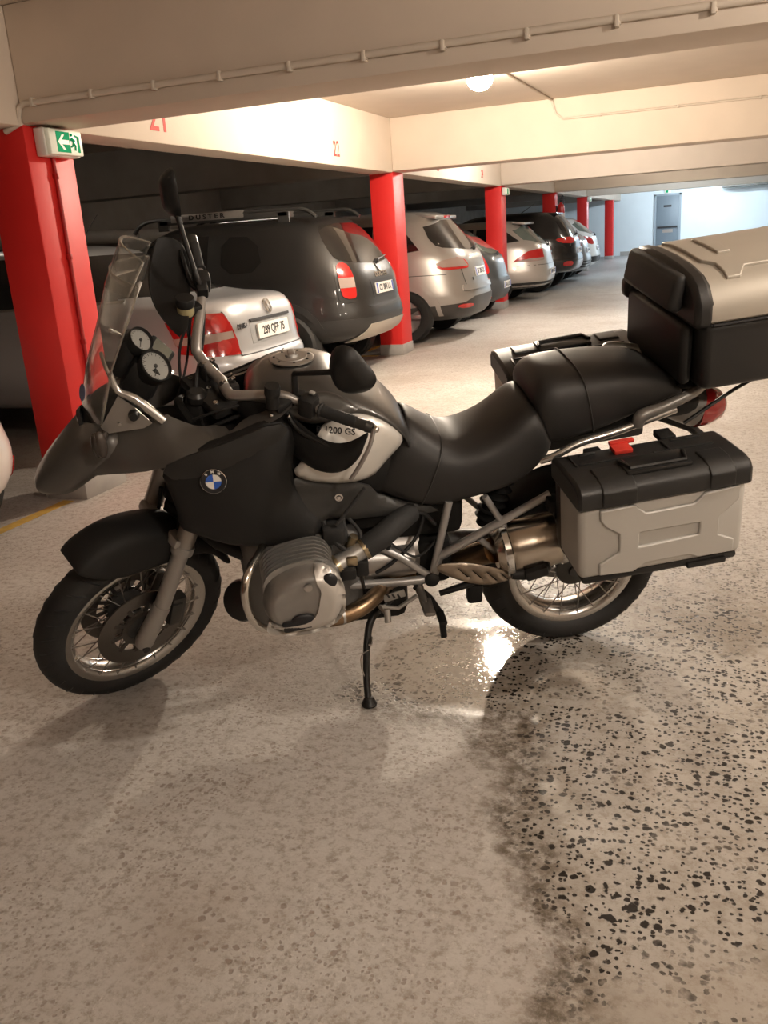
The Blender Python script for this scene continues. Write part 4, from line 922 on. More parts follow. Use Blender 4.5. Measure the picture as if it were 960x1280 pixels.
# ---- handlebar assembly (turned with the steering)
BARM = mat('bar_silver', (.40, .38, .36), .36, .7)
b = B(); b.tube([P(1.127, -.02, 1.138), P(1.132, -.09, 1.160), P(1.120, -.125, 1.185), P(1.028, -.24, 1.246), P(.992, -.30, 1.277), P(.940, -.43, 1.318)], [.0155, .0155, .0155, .0145, .0115, .0115], 14, smooth=4)
b.tube([P(1.127, .02, 1.138), P(1.150, .09, 1.150), P(1.143, .13, 1.160), P(1.062, .22, 1.185), P(1.012, .28, 1.168), P(.936, .43, 1.164)], [.0155, .0155, .0155, .0135, .0115, .0115], 14, smooth=4); b.tube([P(1.127, -.03, 1.138), P(1.127, .03, 1.138)], .0155, 14)
hb = b.done('handlebar', BARM, BIKE, M=SM)
b = B()
for yy in (-.055, .055): b.box((1.125, yy, 1.125), (.05, .045, .05), bev=.008); b.tube([P(1.14, yy, 1.14), P(1.148, yy, 1.16)], .008, 8); b.tube([P(1.108, yy, 1.14), P(1.115, yy, 1.16)], .008, 8)
b.box((1.15, 0, 1.09), (.10, .20, .035), bev=.01); b.lathe([(0, 0), (.03, 0), (.03, .02), (.02, .03), (0, .03)], axis='Z', c=(1.20, 0, 1.09), seg=18)
b.done('bar_clamp', mat('clamp_dark', (.035, .034, .033), .35, .4), BIKE, M=SM)
b = B()
for x, y, z in ((1.14, -.055, 1.157), (1.11, -.055, 1.157), (1.14, .055, 1.157), (1.11, .055, 1.157), (1.16, 0, 1.11), (1.18, -.07, 1.11), (1.18, .07, 1.11)): b.lathe([(.003, 0), (.007, 0), (.007, .006), (.003, .006)], c=(x, y, z), axis='Z', seg=10, closed=True)
islands(b.done('clamp_bolts', CHROME, hb, M=SM))
# grips, switch blocks
def grip(name, p0, p1, n=14):
    p0, p1 = P(*p0), P(*p1); b = B(); pts, R = [], []
    for k in range(n * 2 + 1):
        t = k / (n * 2); pts.append(p0.lerp(p1, t)); R.append(.0165 + (.0012 if k % 2 else 0) + (.004 if k in (0, 1) else 0))
    b.tube(pts, R, 14); return b.done(name, RUBBER, BIKE, M=SM)
grip('grip', (.996, .315, 1.166), (.944, .415, 1.164)); grip('grip', (.985, -.32, 1.285), (.946, -.415, 1.314))
b = B(); b.tube([P(.944, .415, 1.164), P(.930, .442, 1.164)], [.016, .016], 14); b.tube([P(.930, .442, 1.164), P(.922, .458, 1.163)], [.018, .014], 14); b.tube([P(.946, -.415, 1.314), P(.934, -.445, 1.322)], .017, 14); b.ball((.920, .461, 1.163), .011, 10); b.done('bar_end_weight', mat('bar_end_dark', (.05, .048, .045), .35, .5), hb, M=SM)
b = B(); b.ball((.918, .466, 1.164), .010, 12); b.done('bar_end_bolt', CHROME, hb, M=SM)
q = (P(.944, .415, 1.164) - P(.996, .315, 1.166)).to_track_quat('Y', 'Z').to_matrix().to_4x4()
b = B(); b.box((1.012, .285, 1.170), (.052, .05, .062), q, bev=.012); b.box((.995, .285, 1.196), (.016, .022, .012), q, bev=.003); b.box((1.016, .245, 1.178), (.03, .03, .035), q, bev=.006); b.done('switch_block', BLACK, BIKE, M=SM, label='black left switch block')
B().box((.999, .283, 1.206), (.012, .016, .007), q, bev=.002).done('switch_button', mat('button_grey', (.30, .29, .27), .5), hb, M=SM)
q2 = (P(.946, -.415, 1.314) - P(.985, -.32, 1.285)).to_track_quat('Y', 'Z').to_matrix().to_4x4()
b = B(); b.box((1.000, -.285, 1.268), (.052, .05, .060), q2, bev=.012); b.box((1.02, -.25, 1.268), (.035, .05, .04), q2, bev=.008); b.done('switch_block', BLACK, BIKE, M=SM)
b = B(); b.tube([P(1.030, -.25, 1.262), P(1.030, -.30, 1.270), P(.990, -.42, 1.306)], [.008, .007, .006], 8, smooth=4); b.done('brake_lever', mat('lever_black', (.02, .02, .02), .35, .4), BIKE, M=SM)
b = B(); b.tube([P(1.055, .245, 1.135), P(1.050, .30, 1.105), P(1.000, .41, 1.085)], [.008, .007, .006], 8, smooth=4); b.done('clutch_lever', mat('lever_black', (0, 0, 0)), BIKE, M=SM)
# fluid reservoirs
b = B(); b.lathe([(0, .0), (.027, 0), (.028, .006), (.028, .022), (.026, .026), (0, .026)], axis='Z', c=(1.103, -.205, 1.262), seg=24); rs = b.done('brake_reservoir_cap', BLACK, BIKE, M=SM)
b = B(); b.lathe([(0, -.03), (.022, -.03), (.025, -.024), (.025, 0), (0, 0)], axis='Z', c=(1.103, -.205, 1.262), seg=24); b.done('reservoir_cup', mat('fluid_cup', (.50, .44, .24), .35), rs, M=SM)
b = B(); b.box((1.075, -.215, 1.235), (.05, .04, .03), bev=.006); b.tube([P(1.10, -.205, 1.232), P(1.105, -.20, 1.19), P(1.12, -.15, 1.13)], .006, 8, smooth=4); b.done('master_cylinder', BLACK, BIKE, M=SM)
b = B(); b.lathe([(0, .0), (.021, 0), (.022, .004), (.022, .026), (.020, .030), (0, .030)], axis='Z', c=(1.101, .24, 1.215), seg=22); b.tube([P(1.101, .24, 1.215), P(1.100, .24, 1.175)], .019, 14); b.box((1.07, .235, 1.17), (.05, .05, .03), bev=.008); b.done('clutch_reservoir', BLACK, BIKE, M=SM)
b = B()
for x, y, z in ((1.108, .245, 1.149), (1.062, .262, 1.138), (1.081, .262, 1.118)): b.ball((x, y, z), .007, 8)
islands(b.done('guard_screws', CHROME, hb, M=SM))
# hand guards: shells in front of the grips
def handguard(sd, rows, name):
    b = B(); b.loft([[P(x, y, z) for x, y, z in r] for r in rows], closed=False); return b.done(name, BLACKM, BIKE, solid=.005, sub=2, ang=180, M=SM)
handguard(1, [[(1.155, .12, 1.150), (1.150, .13, 1.10), (1.120, .14, 1.04), (1.095, .15, .985)], [(1.110, .19, 1.165), (1.130, .19, 1.10), (1.110, .19, 1.03), (1.075, .195, .978)], [(1.065, .225, 1.150), (1.095, .225, 1.095), (1.085, .22, 1.03), (1.055, .22, .980)], [(1.042, .255, 1.125), (1.072, .255, 1.075), (1.070, .25, 1.02), (1.042, .25, .985)], [(1.030, .32, 1.112), (1.072, .325, 1.07), (1.066, .32, 1.01), (1.034, .325, .979)],
              [(1.008, .38, 1.098), (1.052, .39, 1.065), (1.050, .39, 1.015), (1.015, .39, .990)], [(.970, .43, 1.118), (1.010, .445, 1.085), (1.010, .445, 1.04), (.982, .44, 1.020)], [(.932, .458, 1.170), (.946, .470, 1.155), (.960, .470, 1.115), (.953, .462, 1.09)]], 'hand_guard')
handguard(-1, [[(1.045, -.46, 1.348), (1.035, -.465, 1.345), (1.010, -.465, 1.338), (.985, -.46, 1.325)], [(1.062, -.44, 1.334), (1.070, -.452, 1.335), (1.030, -.455, 1.325), (.966, -.44, 1.312)], [(1.122, -.38, 1.297), (1.125, -.40, 1.290), (1.070, -.40, 1.285), (.976, -.38, 1.280)],
               [(1.166, -.30, 1.256), (1.165, -.325, 1.255), (1.110, -.325, 1.255), (1.025, -.30, 1.258)], [(1.180, -.20, 1.236), (1.185, -.22, 1.236), (1.150, -.22, 1.238), (1.092, -.20, 1.242)], [(1.168, -.12, 1.212), (1.170, -.13, 1.214), (1.160, -.13, 1.22), (1.145, -.12, 1.228)]], 'hand_guard')
b = B(); b.tube([P(.924, .464, 1.168), P(.942, .474, 1.125), P(.968, .472, 1.068), P(.992, .462, 1.015)], .0060, 8, smooth=4); b.done('guard_edge_strip', BARM, hb, M=SM)
# mirrors
def mirror(name, outline, nrm_, th, arm, armr, M):
    c = sum((P(*p) for p in outline), P(0, 0, 0)) / len(outline); ex_ = (P(*outline[0]) - c).normalized(); n = Vector(nrm_).normalized(); ex_ = (ex_ - n * ex_.dot(n)).normalized(); ey_ = n.cross(ex_)
    poly = chaikin([((P(*p) - c).dot(ex_), (P(*p) - c).dot(ey_)) for p in outline], 1 if outline[0][1] < 0 else 2); V_, T, D = fill(poly, .009)
    f = frame(c, ex_, ey_); front = [f @ P(p[0], p[1], -th * (1 - np.clip(1 - d / .035, 0, 1) ** 2) - .004) for p, d in zip(V_, D)]; bk = [f @ P(p[0], p[1], .004) for p in V_]
    mo = skin_from(front, T, bk).done(name, BLACK, BIKE, ang=50, M=M)
    inn = [f @ P(p[0] * .9, p[1] * .9, .0045) for p in V_]; skin_from(inn, T, [f @ P(p[0] * .9, p[1] * .9, .0035) for p in V_]).done('mirror_glass', CHROME, mo, ang=50, M=M)
    B().tube(arm, armr, 10, smooth=4).done('mirror_stalk', BLACK, mo, M=M)
mirror('mirror', [(1.010, .350, 1.316), (1.000, .355, 1.380), (.981, .378, 1.408), (.954, .402, 1.408), (.924, .425, 1.372), (.918, .455, 1.340), (.922, .455, 1.306), (.932, .424, 1.270), (.957, .38, 1.252), (.988, .356, 1.27)], (-.86, -.45, .12), .030, [P(1.024, .24, 1.185), P(1.028, .24, 1.24), P(1.030, .243, 1.258), P(1.026, .258, 1.266), P(.998, .34, 1.308), P(.985, .37, 1.322)], [.011, .009, .008, .007, .008, .011], SM)
mirror('mirror', [(.984, -.41, 1.572), (1.000, -.375, 1.548), (1.042, -.38, 1.490), (1.058, -.385, 1.455), (1.030, -.40, 1.424), (.976, -.43, 1.410), (.948, -.462, 1.420), (.935, -.478, 1.480), (.952, -.458, 1.545)], (-.90, .30, .05), .034, [P(1.022, -.25, 1.27), P(1.030, -.26, 1.31), P(1.022, -.30, 1.345), P(1.006, -.38, 1.42), P(1.000, -.40, 1.450)], [.010, .008, .0075, .008, .012], SM)
# cables and hoses between bar and frame
for i, (pts, r) in enumerate(((([P(1.06, -.22, 1.235), P(1.15, -.17, 1.16), P(1.19, -.10, 1.06), P(1.16, -.05, .98)]), .0045), ([P(1.06, .17, 1.12), P(1.14, .12, 1.08), P(1.20, .06, 1.02), P(1.17, .03, .96)], .006), ([P(1.0, -.27, 1.25), P(1.08, -.16, 1.15), P(1.19, -.02, 1.12), P(1.21, .05, 1.0)], .0045), ([P(1.02, .25, 1.16), P(1.10, .16, 1.10), P(1.19, .02, 1.09), P(1.2, -.06, 1.0)], .005), ([P(1.09, -.20, 1.23), P(1.14, -.16, 1.10), P(1.2, -.12, 1.02)], .004))):
    B().tube([SM @ p for p in pts], r, 6, smooth=6).done('control_cable', RUBBER, BIKE)
b = B(); b.box((1.17, 0, 1.0), (.12, .18, .14), bev=.03); b.tube([P(1.15, 0, .90), P(1.10, 0, 1.06)], .04, 14); b.tube([P(1.2, -.1, 1.0), P(1.24, .05, 1.06), P(1.2, .14, 1.02)], .014, 8, smooth=4); b.done('steering_head', BLACKM, BIKE)
B().tube([P(1.21, .13, 1.03), P(1.12, .17, 1.07), P(1.05, .16, 1.08)], .004, 6, smooth=5).done('control_cable', RUBBER, BIKE)
b = B(); b.tube([P(1.08, -.02, 1.10), P(1.095, .02, 1.12), P(1.10, .03, 1.16)], .003, 6); b.done('ignition_key', CHROME, hb, M=SM)

# ---- luggage
def case_matrix(o, phi, sd=1):
    # a forward, b outward, c up; tail-up by phi
    c, s = math.cos(phi), math.sin(phi); M = Matrix.Identity(4)
    ea, eb, ec = (c, 0, -s), (0, sd, 0), (s, 0, c)
    for i in range(3): M[i][0], M[i][1], M[i][2], M[i][3] = ea[i], eb[i], ec[i], o[i]
    return M
def band(b, prof, a0, a1, r=0):
    b.prism(prof, lambda u, v: (a0, u, v), lambda u, v: (a1, u, v)); return b
def pannier(sd, b0, b1, name, label, dz=0):
    M = case_matrix((-.107, 0, .578 + dz), math.radians(4.6), sd)
    A = .247
    bd = B(); bd.box((0, (b0 + .06 + b1) / 2, .123), (2 * A, b1 - b0 - .06, .246), bev=.022, seg=3); body = bd.done(name, ALUP, BIKE, M=M, label=label)
    bd = B(); bd.box((0, b0 + .045, .13), (2 * A - .01, .09, .30), bev=.02); bd.done('inner_shell', LIDM, body, M=M)
    bd = B(); bd.box((0, (b0 + b1) / 2 + .012, -.006), (2 * A - .02, b1 - b0 - .03, .028), bev=.012); bd.box((-.14, b1 - .010, -.012), (.12, .03, .02), bev=.005); bd.done('base_skid', LIDM, body, M=M)
    # relief on the outer face
    def ac(x, z):
        v = M.inverted() @ P(x, b1 * sd, z); return (v.x, v.z)
    out = [ac(*p) for p in ((.100, .794), (0, .804), (-.037, .774), (-.178, .789), (-.206, .819), (-.306, .832), (-.313, .789), (-.26, .736), (-.266, .675), (-.318, .653), (-.322, .612), (-.215, .604), (-.186, .616), (-.056, .605), (-.018, .579), (.084, .577), (.087, .613), (.030, .652), (.036, .713), (.079, .74), (.097, .765))]
    hole = [ac(*p) for p in ((-.024, .711), (-.204, .724), (-.206, .684), (-.026, .662))]
    V_, T, D = fill(out, .03, [hole]); y = b1 + .009 + 0 * D
    skin_from([(p[0], yy, p[1]) for p, yy in zip(V_, y)], T, [(p[0], b1 - .004, p[1]) for p in V_]).done('raised_relief', ALUP, body, M=M, ang=25, bev=.004)
    # lid
    prof = [(b0 + .005, .225), (b1 + .010, .238), (b1 + .014, .248), (b1 + .012, .290), (b1 - .004, .308), (b1 - .04, .314), (b0 + .10, .308), (b0 + .03, .300), (b0 + .005, .288)]
    bd = B(); band(bd, prof, -A - .006, A + .006); lid = bd.done('lid', LIDM, BIKE, M=M, bev=.014, ang=50, label='black plastic lid of the %s pannier' % ('near' if sd == 1 else 'far'))
    def top(b_): return float(np.interp(b_, [b0 + .03, b0 + .10, b1 - .04, b1], [.300, .308, .314, .306]))
    bd = B()
    for a0, a1 in ((.085, .185), (-.20, -.125)):      # raised bands running over the lid edge
        pr = [(b1 - .09, top(b1 - .09) - .004), (b1 - .09, top(b1 - .09) + .006), (b1 - .035, top(b1 - .035) + .006), (b1 + .004, .306), (b1 + .018, .290), (b1 + .018, .246), (b1, .246)]
        band(bd, pr, a0, a1)
    islands(bd.done('lid_band', LIDM, lid, M=M, bev=.004))
    bd = B()
    for a0, a1, bb0, bb1 in ((.03, .20, b0 + .11, b0 + .118), (-.20, -.02, b0 + .11, b0 + .118), (.205, .212, b0 + .04, b0 + .12), (.13, .18, b0 + .045, b0 + .053), (-.19, -.10, b0 + .045, b0 + .053), (-.075, -.068, b0 + .05, b1 - .05)):
        z0 = top((bb0 + bb1) / 2); bd.box(((a0 + a1) / 2, (bb0 + bb1) / 2, z0 + .001), (a1 - a0, bb1 - bb0, .008), Matrix.Rotation(.05, 4, 'X'), bev=.002)
    islands(bd.done('lid_rib', LIDM, lid, M=M))
    # carry handle
    hb_ = b1 - .068
    bd = B(); bd.box((.005, hb_, top(hb_) + .004), (.190, .090, .014), bev=.005); hd = bd.done('carry_handle', mat('handle_black', (.012, .012, .012), .28), lid, M=M)
    bd = B(); bd.tube([P(.095, hb_ - .02, top(hb_) + .012), P(.085, hb_ + .026, top(hb_) + .012), P(-.075, hb_ + .028, top(hb_) + .012), P(-.088, hb_ - .02, top(hb_) + .012)], .008, 8); bd.done('handle_bar', mat('handle_black', (0, 0, 0)), lid, M=M)
    bd = B(); bd.box((.055, b0 + .060, .312), (.055, .05, .014), bev=.003); bd.box((.045, b0 + .034, .320), (.075, .018, .012), bev=.003); bd.done('lid_latch', mat('latch_red', (.62, .045, .03), .4), lid, M=M, label='red latch tab')
    bd = B()
    for a in (.19, -.19): bd.box((a, b0 + .012, .262), (.07, .035, .04), bev=.008)
    islands(bd.done('lid_hinge', LIDM, lid, M=M))
pannier(1, .225, .472, 'pannier', 'silver pannier body nearest the viewer')
pannier(-1, .245, .49, 'pannier', 'silver pannier body on the far side', .070)
# top case
M = case_matrix((-.262, 0, 1.008), math.radians(4.5)); Lc = .43; W2 = .248
b = B(); b.box((-Lc / 2 - .005, 0, .115), (Lc - .01, 2 * W2 - .01, .215), bev=.03, seg=3); tc = b.done('top_case', LIDM, BIKE, M=M, label='black lower half of the top case')
prof = [(-W2, .215), (-W2 - .004, .225), (-W2 - .002, .272), (-W2 + .03, .318), (-W2 + .07, .338), (-.10, .350), (0, .353), (.10, .350), (W2 - .07, .338), (W2 - .03, .318), (W2 + .002, .272), (W2 + .004, .225), (W2, .215)]
b = B(); band(b, prof, -.015, -Lc - .005); tl_ = b.done('top_case_lid', TOPM, BIKE, M=M, bev=.010, ang=40, label='silver lid of the top case')
zt = lambda bb: float(np.interp(abs(bb), [0, .10, .178, .218, .25], [.353, .350, .338, .318, .272]))
def toprelief(poly, h=.009, name='lid_relief'):
    V_, T, D = fill(poly, .03); z = np.array([zt(p[1]) for p in V_]) + h
    skin_from([(p[0], p[1], zz) for p, zz in zip(V_, z)], T, [(p[0], p[1], zz - .012) for p, zz in zip(V_, z)]).done(name, TOPM, tl_, M=M, ang=25, bev=.003)
toprelief([(-.055, -.17), (-.055, .10), (-.085, .13), (-.085, .205), (-.125, .205), (-.155, .165), (-.31, .165), (-.33, .205), (-.40, .205), (-.40, -.205), (-.33, -.205), (-.31, -.165), (-.155, -.165), (-.125, -.205), (-.085, -.205), (-.07, -.17)])
toprelief([(-.12, -.10), (-.12, .07), (-.16, .07), (-.16, -.10)], .016)
fprof = [(v[0] * 1.012, v[1] + (.006 if v[1] > .22 else -.01)) for v in prof]
b = B(); band(b, fprof, .022, -.034); b.done('front_frame', LIDM, tc, M=M, bev=.016, ang=60)
b = B(); band(b, fprof, -Lc + .03, -Lc - .03); b.done('rear_frame', LIDM, tc, M=M, bev=.016, ang=60)
b = B(); b.box((.036, -.005, .290), (.045, .36, .110), Matrix.Rotation(-.22, 4, 'Y'), bev=.020, seg=3); b.done('backrest_pad', mat('backrest_black', (.020, .0195, .019), .6, bump=.1, bscale=300), tc, M=M, label='padded backrest on the front of the top case')
b = B(); b.box((.010, -.02, .11), (.040, .42, .19), bev=.019, seg=3); b.done('front_frame_panel', LIDM, tc, M=M)
b = B(); b.box((.016, -W2 + .012, .20), (.05, .06, .07), bev=.022, seg=3); b.done('hinge_lug', LIDM, tc, M=M)
b = B(); b.box((-Lc - .012, 0, .21), (.03, .10, .05), bev=.008); b.tube([P(-.03, W2 + .004, .214), P(-Lc, W2 + .004, .214)], .004, 6); b.done('case_seal', INK, tc, M=M)
# ------------------------------------------------------------------ parked cars (local: rear bumper at x = 0, nose towards -x, z up)
CARGLASS = mat('dark_car_glass', (.010, .010, .010), .05, spec=.6, coat=.3)
TRIM = mat('car_black_trim', (.022, .022, .022), .5)
ALLOY = mat('alloy_wheel', (.42, .41, .40), .35, .8)
WELL = mat('wheel_well_black', (.010, .010, .010), .9)
def ring_pts(z_r, z_f, ur, uf, w2, n, N=64):
    xc, a = -(ur + uf) / 2, (uf - ur) / 2; out = []
    for k in range(N):
        t = 2 * PI * (k + .5) / N; c, s = math.cos(t), math.sin(t)
        x = xc + a * math.copysign(abs(c) ** (2 / n), c); y = w2 * math.copysign(abs(s) ** (2 / n), s)
        f = (xc + a - x) / (2 * a); out.append((x, y, z_r + (z_f - z_r) * f))
    return out
class Car:
    def __init__(s, name, label, x, y, sc, yaw, paint, L, W, rings, axles, wr, cat='car'):
        s.root = empty(name, (x, y, 0), yaw, sc); tag(s.root, label, cat, 'cars parked along the left side of the aisle'); s.L, s.W, s.paint = L, W, paint
        b = B(); b.loft([ring_pts(zr, zf, ur, L - uf, W / 2 * w_, n) for zr, zf, ur, uf, w_, n in rings])
        s.body = b.done('body', paint, s.root, sub=1, ang=180)
        dg = bpy.context.evaluated_depsgraph_get(); dg.update()
        me = bpy.data.meshes.new_from_object(s.body.evaluated_get(dg)); s.body.modifiers.clear(); s.body.data = me
        s.bvh = BVHTree.FromPolygons([v.co.copy() for v in me.vertices], [tuple(p.vertices) for p in me.polygons])
        # wheel arches cut through the body
        cutters = []; WH = None
        for u in axles:
            for sd in (1, -1):
                bb = B(); bb.lathe([(0, -.01), (wr * 1.13, -.01), (wr * 1.13, .40), (0, .40)], c=(-u, sd * (W / 2 + .03), wr), seg=28, M=Matrix.Rotation(PI / 2 * sd, 4, 'X'))
                c = bb.done('cutter', WELL, None, flat=True); cutters.append(c)
                md = s.body.modifiers.new('cut', 'BOOLEAN'); md.operation = 'DIFFERENCE'; md.object = c; md.solver = 'EXACT'; md.material_mode = 'TRANSFER'
        dg = bpy.context.evaluated_depsgraph_get(); dg.update()
        me2 = bpy.data.meshes.new_from_object(s.body.evaluated_get(dg)); s.body.modifiers.clear(); s.body.data = me2
        me2.set_sharp_from_angle(angle=math.radians(40))
        for c in cutters: bpy.data.objects.remove(c)
        for u in axles:
            for sd in (1, -1):
                T = Matrix.Translation((-u, sd * (W / 2 - .115), wr)) @ Matrix.Rotation(-PI / 2 * sd, 4, 'X')
                b = B(); b.lathe([(wr * .62, -.10), (wr * .93, -.105), (wr, -.075), (wr, .075), (wr * .93, .105), (wr * .70, .108), (wr * .62, .095)], axis='Z', seg=36, M=T, closed=True); t = b.done('tyre', TYRE, s.root)
                b = B(); b.lathe([(wr * .63, .02), (wr * .66, .098), (wr * .60, .085), (wr * .56, .05), (0, .04)], axis='Z', seg=28, M=T)
                for k in range(5): b.box(tuple((T @ Matrix.Rotation(2 * PI * k / 5, 4, 'Z')) @ Vector((wr * .33, 0, .07))), (wr * .56, wr * .16, .025), (T.to_3x3() @ Matrix.Rotation(2 * PI * k / 5, 3, 'Z')).to_4x4(), bev=.006)
                b.done('wheel_rim', ALLOY, t)
    def patch(s, name, pts, m, az=0, off=.004, th=.012, h=.04, smooth=0, parent=None, label=None, holes=()):
        # pts: (x, y, z) near the surface, projected along the horizontal direction with azimuth az (0 = from behind, -90 = from the near side)
        a = math.radians(az); d = Vector((math.cos(a), math.sin(a), 0)); e = Vector((-math.sin(a), math.cos(a), 0))
        poly = [(Vector(p).dot(e), p[2]) for p in pts]
        if smooth: poly = chaikin(poly, smooth)
        V_, T, D = fill(poly, h); front, bk, ok = [], [], []
        for q in V_:
            o = e * q[0] + Vector((0, 0, q[1])) + d * 8 + Vector((-s.L / 2, 0, 0)) * (1 if abs(d.x) > .95 else 0)
            if abs(d.x) <= .95: pass
            loc, nr, _, _ = s.bvh.ray_cast(o, -d)
            if loc is None: ok.append(False); front.append(Vector()); bk.append(Vector()); continue
            if nr.dot(d) < 0: nr = -nr
            ok.append(True); front.append(loc + nr * off); bk.append(loc + nr * (off - th))
        T = [t for t in T if all(ok[i] for i in t)]
        if not T: return None
        return skin_from(front, T, bk).done(name, m, parent or s.root, ang=60, label=label)
    def hit(s, y, z, az=0):
        a = math.radians(az); d = Vector((math.cos(a), math.sin(a), 0)); e = Vector((-math.sin(a), math.cos(a), 0))
        loc, nr, _, _ = s.bvh.ray_cast(e * y + Vector((0, 0, z)) + d * 8, -d); return loc, nr
    def plate(s, y, z, txt, band=True, w_=.52, h=.11, size=.092, off=.012, prt=None, tilt=None):
        loc, nr = s.hit(y, z); ey = Vector((0, 0, 1)); ex = Vector((0, 1, 0)); n = Vector((nr.x, 0, nr.z)).normalized() if tilt is None else Vector((1, 0, tilt)).normalized()
        ey = n.cross(ex); M = frame(loc + n * off, ex, ey)
        b = B(); b.prism(rbox(w_, h, .008), lambda u, v: (u, v, -.010), lambda u, v: (u, v, .004)); p = b.done('number_plate', PLATE, s.root, M=M, ang=30)
        if band:
            for k in (-1, 1):
                b = B(); b.prism([(k * w_ / 2 * .985 - .022 * k - .02, -h * .46), (k * w_ / 2 * .985 - .022 * k + .02, -h * .46), (k * w_ / 2 * .985 - .022 * k + .02, h * .46), (k * w_ / 2 * .985 - .022 * k - .02, h * .46)], lambda u, v: (u, v, .004), lambda u, v: (u, v, .0048)); b.done('plate_band', PLATEB, p, M=M, flat=True)
        text_mesh('plate_characters', txt, size, INK, p, M @ Matrix.Translation((0, -.002, .0048)), ext=.0008, sx=.88, bold=.002)
        return p
    def text(s, name, txt, y, z, size, m, az=0, sx=1.0, off=.004, parent=None, bold=.001, ext=.003):
        loc, nr = s.hit(y, z, az); a = math.radians(az); e = Vector((-math.sin(a), math.cos(a), 0)); n = nr if nr.dot(Vector((math.cos(a), math.sin(a), 0))) > 0 else -nr
        return text_mesh(name, txt, size, m, parent or s.root, frame(loc + n * off, e, n.cross(e)), ext=ext, sx=sx, bold=bold)
    def wiper(s, y0, z0, y1, z1):
        p0, n0 = s.hit(y0, z0); p1, n1 = s.hit(y1, z1); pm, nm = s.hit((y0 + y1) / 2, (z0 + z1) / 2)
        b = B(); b.tube([p0 + n0 * .03, pm + nm * .03, p1 + n1 * .022], [.012, .009, .006], 8); b.lathe([(0, 0), (.025, 0), (.02, .04), (0, .045)], M=frame(p0, (0, 1, 0), (0, 0, 1)), axis='Z', seg=12); b.done('rear_wiper', INK, s.root)
    def both(s, name, pts, m, az=0, **k):
        s.patch(name, pts, m, az, **k); s.patch(name, [(x, -y, z) for x, y, z in pts], m, -az, **k)
RINGS_SEDAN = [(.22, .22, .16, .2, .80, 4), (.27, .24, .05, .06, .92, 4.2), (.36, .34, .005, .01, .985, 4.6), (.50, .46, -.01, 0, 1.0, 4.8), (.565, .52, 0, 0, 1.0, 4.8), (.60, .56, .045, .02, .992, 4.8), (.80, .68, .055, .06, .985, 4.8), (.93, .80, .085, .12, .955, 4.6),
               (.985, .86, .135, .28, .92, 4.4), (1.005, .90, .24, .6, .89, 4.2), (1.02, .95, .66, 1.22, .86, 4), (1.20, 1.20, 1.02, 1.62, .75, 4), (1.37, 1.37, 1.34, 1.95, .655, 4), (1.43, 1.43, 1.56, 2.15, .58, 4), (1.455, 1.455, 1.9, 2.45, .38, 3.6)]
RINGS_SUV = [(.34, .26, .22, .2, .82, 4), (.40, .30, .06, .06, .94, 4.4), (.52, .42, .0, 0, .995, 4.8), (.66, .55, -.005, 0, 1.0, 4.8), (.72, .64, .035, .02, .985, 4.8), (.90, .82, .05, .04, .985, 4.8), (1.04, .98, .085, .12, .975, 4.6), (1.10, 1.04, .12, 1.0, .95, 4.4), (1.30, 1.30, .24, 1.42, .875, 4.2),
             (1.48, 1.48, .38, 1.75, .805, 4), (1.57, 1.57, .48, 1.95, .74, 3.8), (1.615, 1.61, .62, 2.15, .60, 3.4), (1.63, 1.63, .95, 2.4, .38, 3.2)]
def rings_hatch(H, belt, rk, wtop=.66, tuck=.0):
    k = H / 1.5
    return [(.22, .20, .20, .2, .80, 4), (.28, .25, .06, .06, .92, 4.2), (.40, .38, .0, .01, .985, 4.6), (.54, .50, -.01, 0, 1.0, 4.6), (.60, .56, .02, .01, .995, 4.6), (.76, .70, .05 + tuck, .05, .985, 4.4), (belt, belt - .12, .09 + tuck, .12, .96, 4.2), (belt + .06, belt, .12 + tuck, 1.02, .93, 4),
            (belt + (H - belt) * .45, belt + (H - belt) * .45, .12 + tuck + rk * .42, 1.5, (.93 + wtop) / 2 + .02, 3.8), (H - .13, H - .13, .12 + tuck + rk * .80, 1.9, wtop + .05, 3.6), (H - .05, H - .05, .12 + tuck + rk * .98, 2.1, wtop - .03, 3.4), (H - .01, H - .01, .20 + tuck + rk * 1.2, 2.35, wtop - .18, 3.2), (H, H, .5 + rk * 1.3, 2.6, wtop - .34, 3)]
def car_paint(name, col, metal=.45, rough=.32, coat=.8): return mat(name, col, rough, metal, coat=coat)

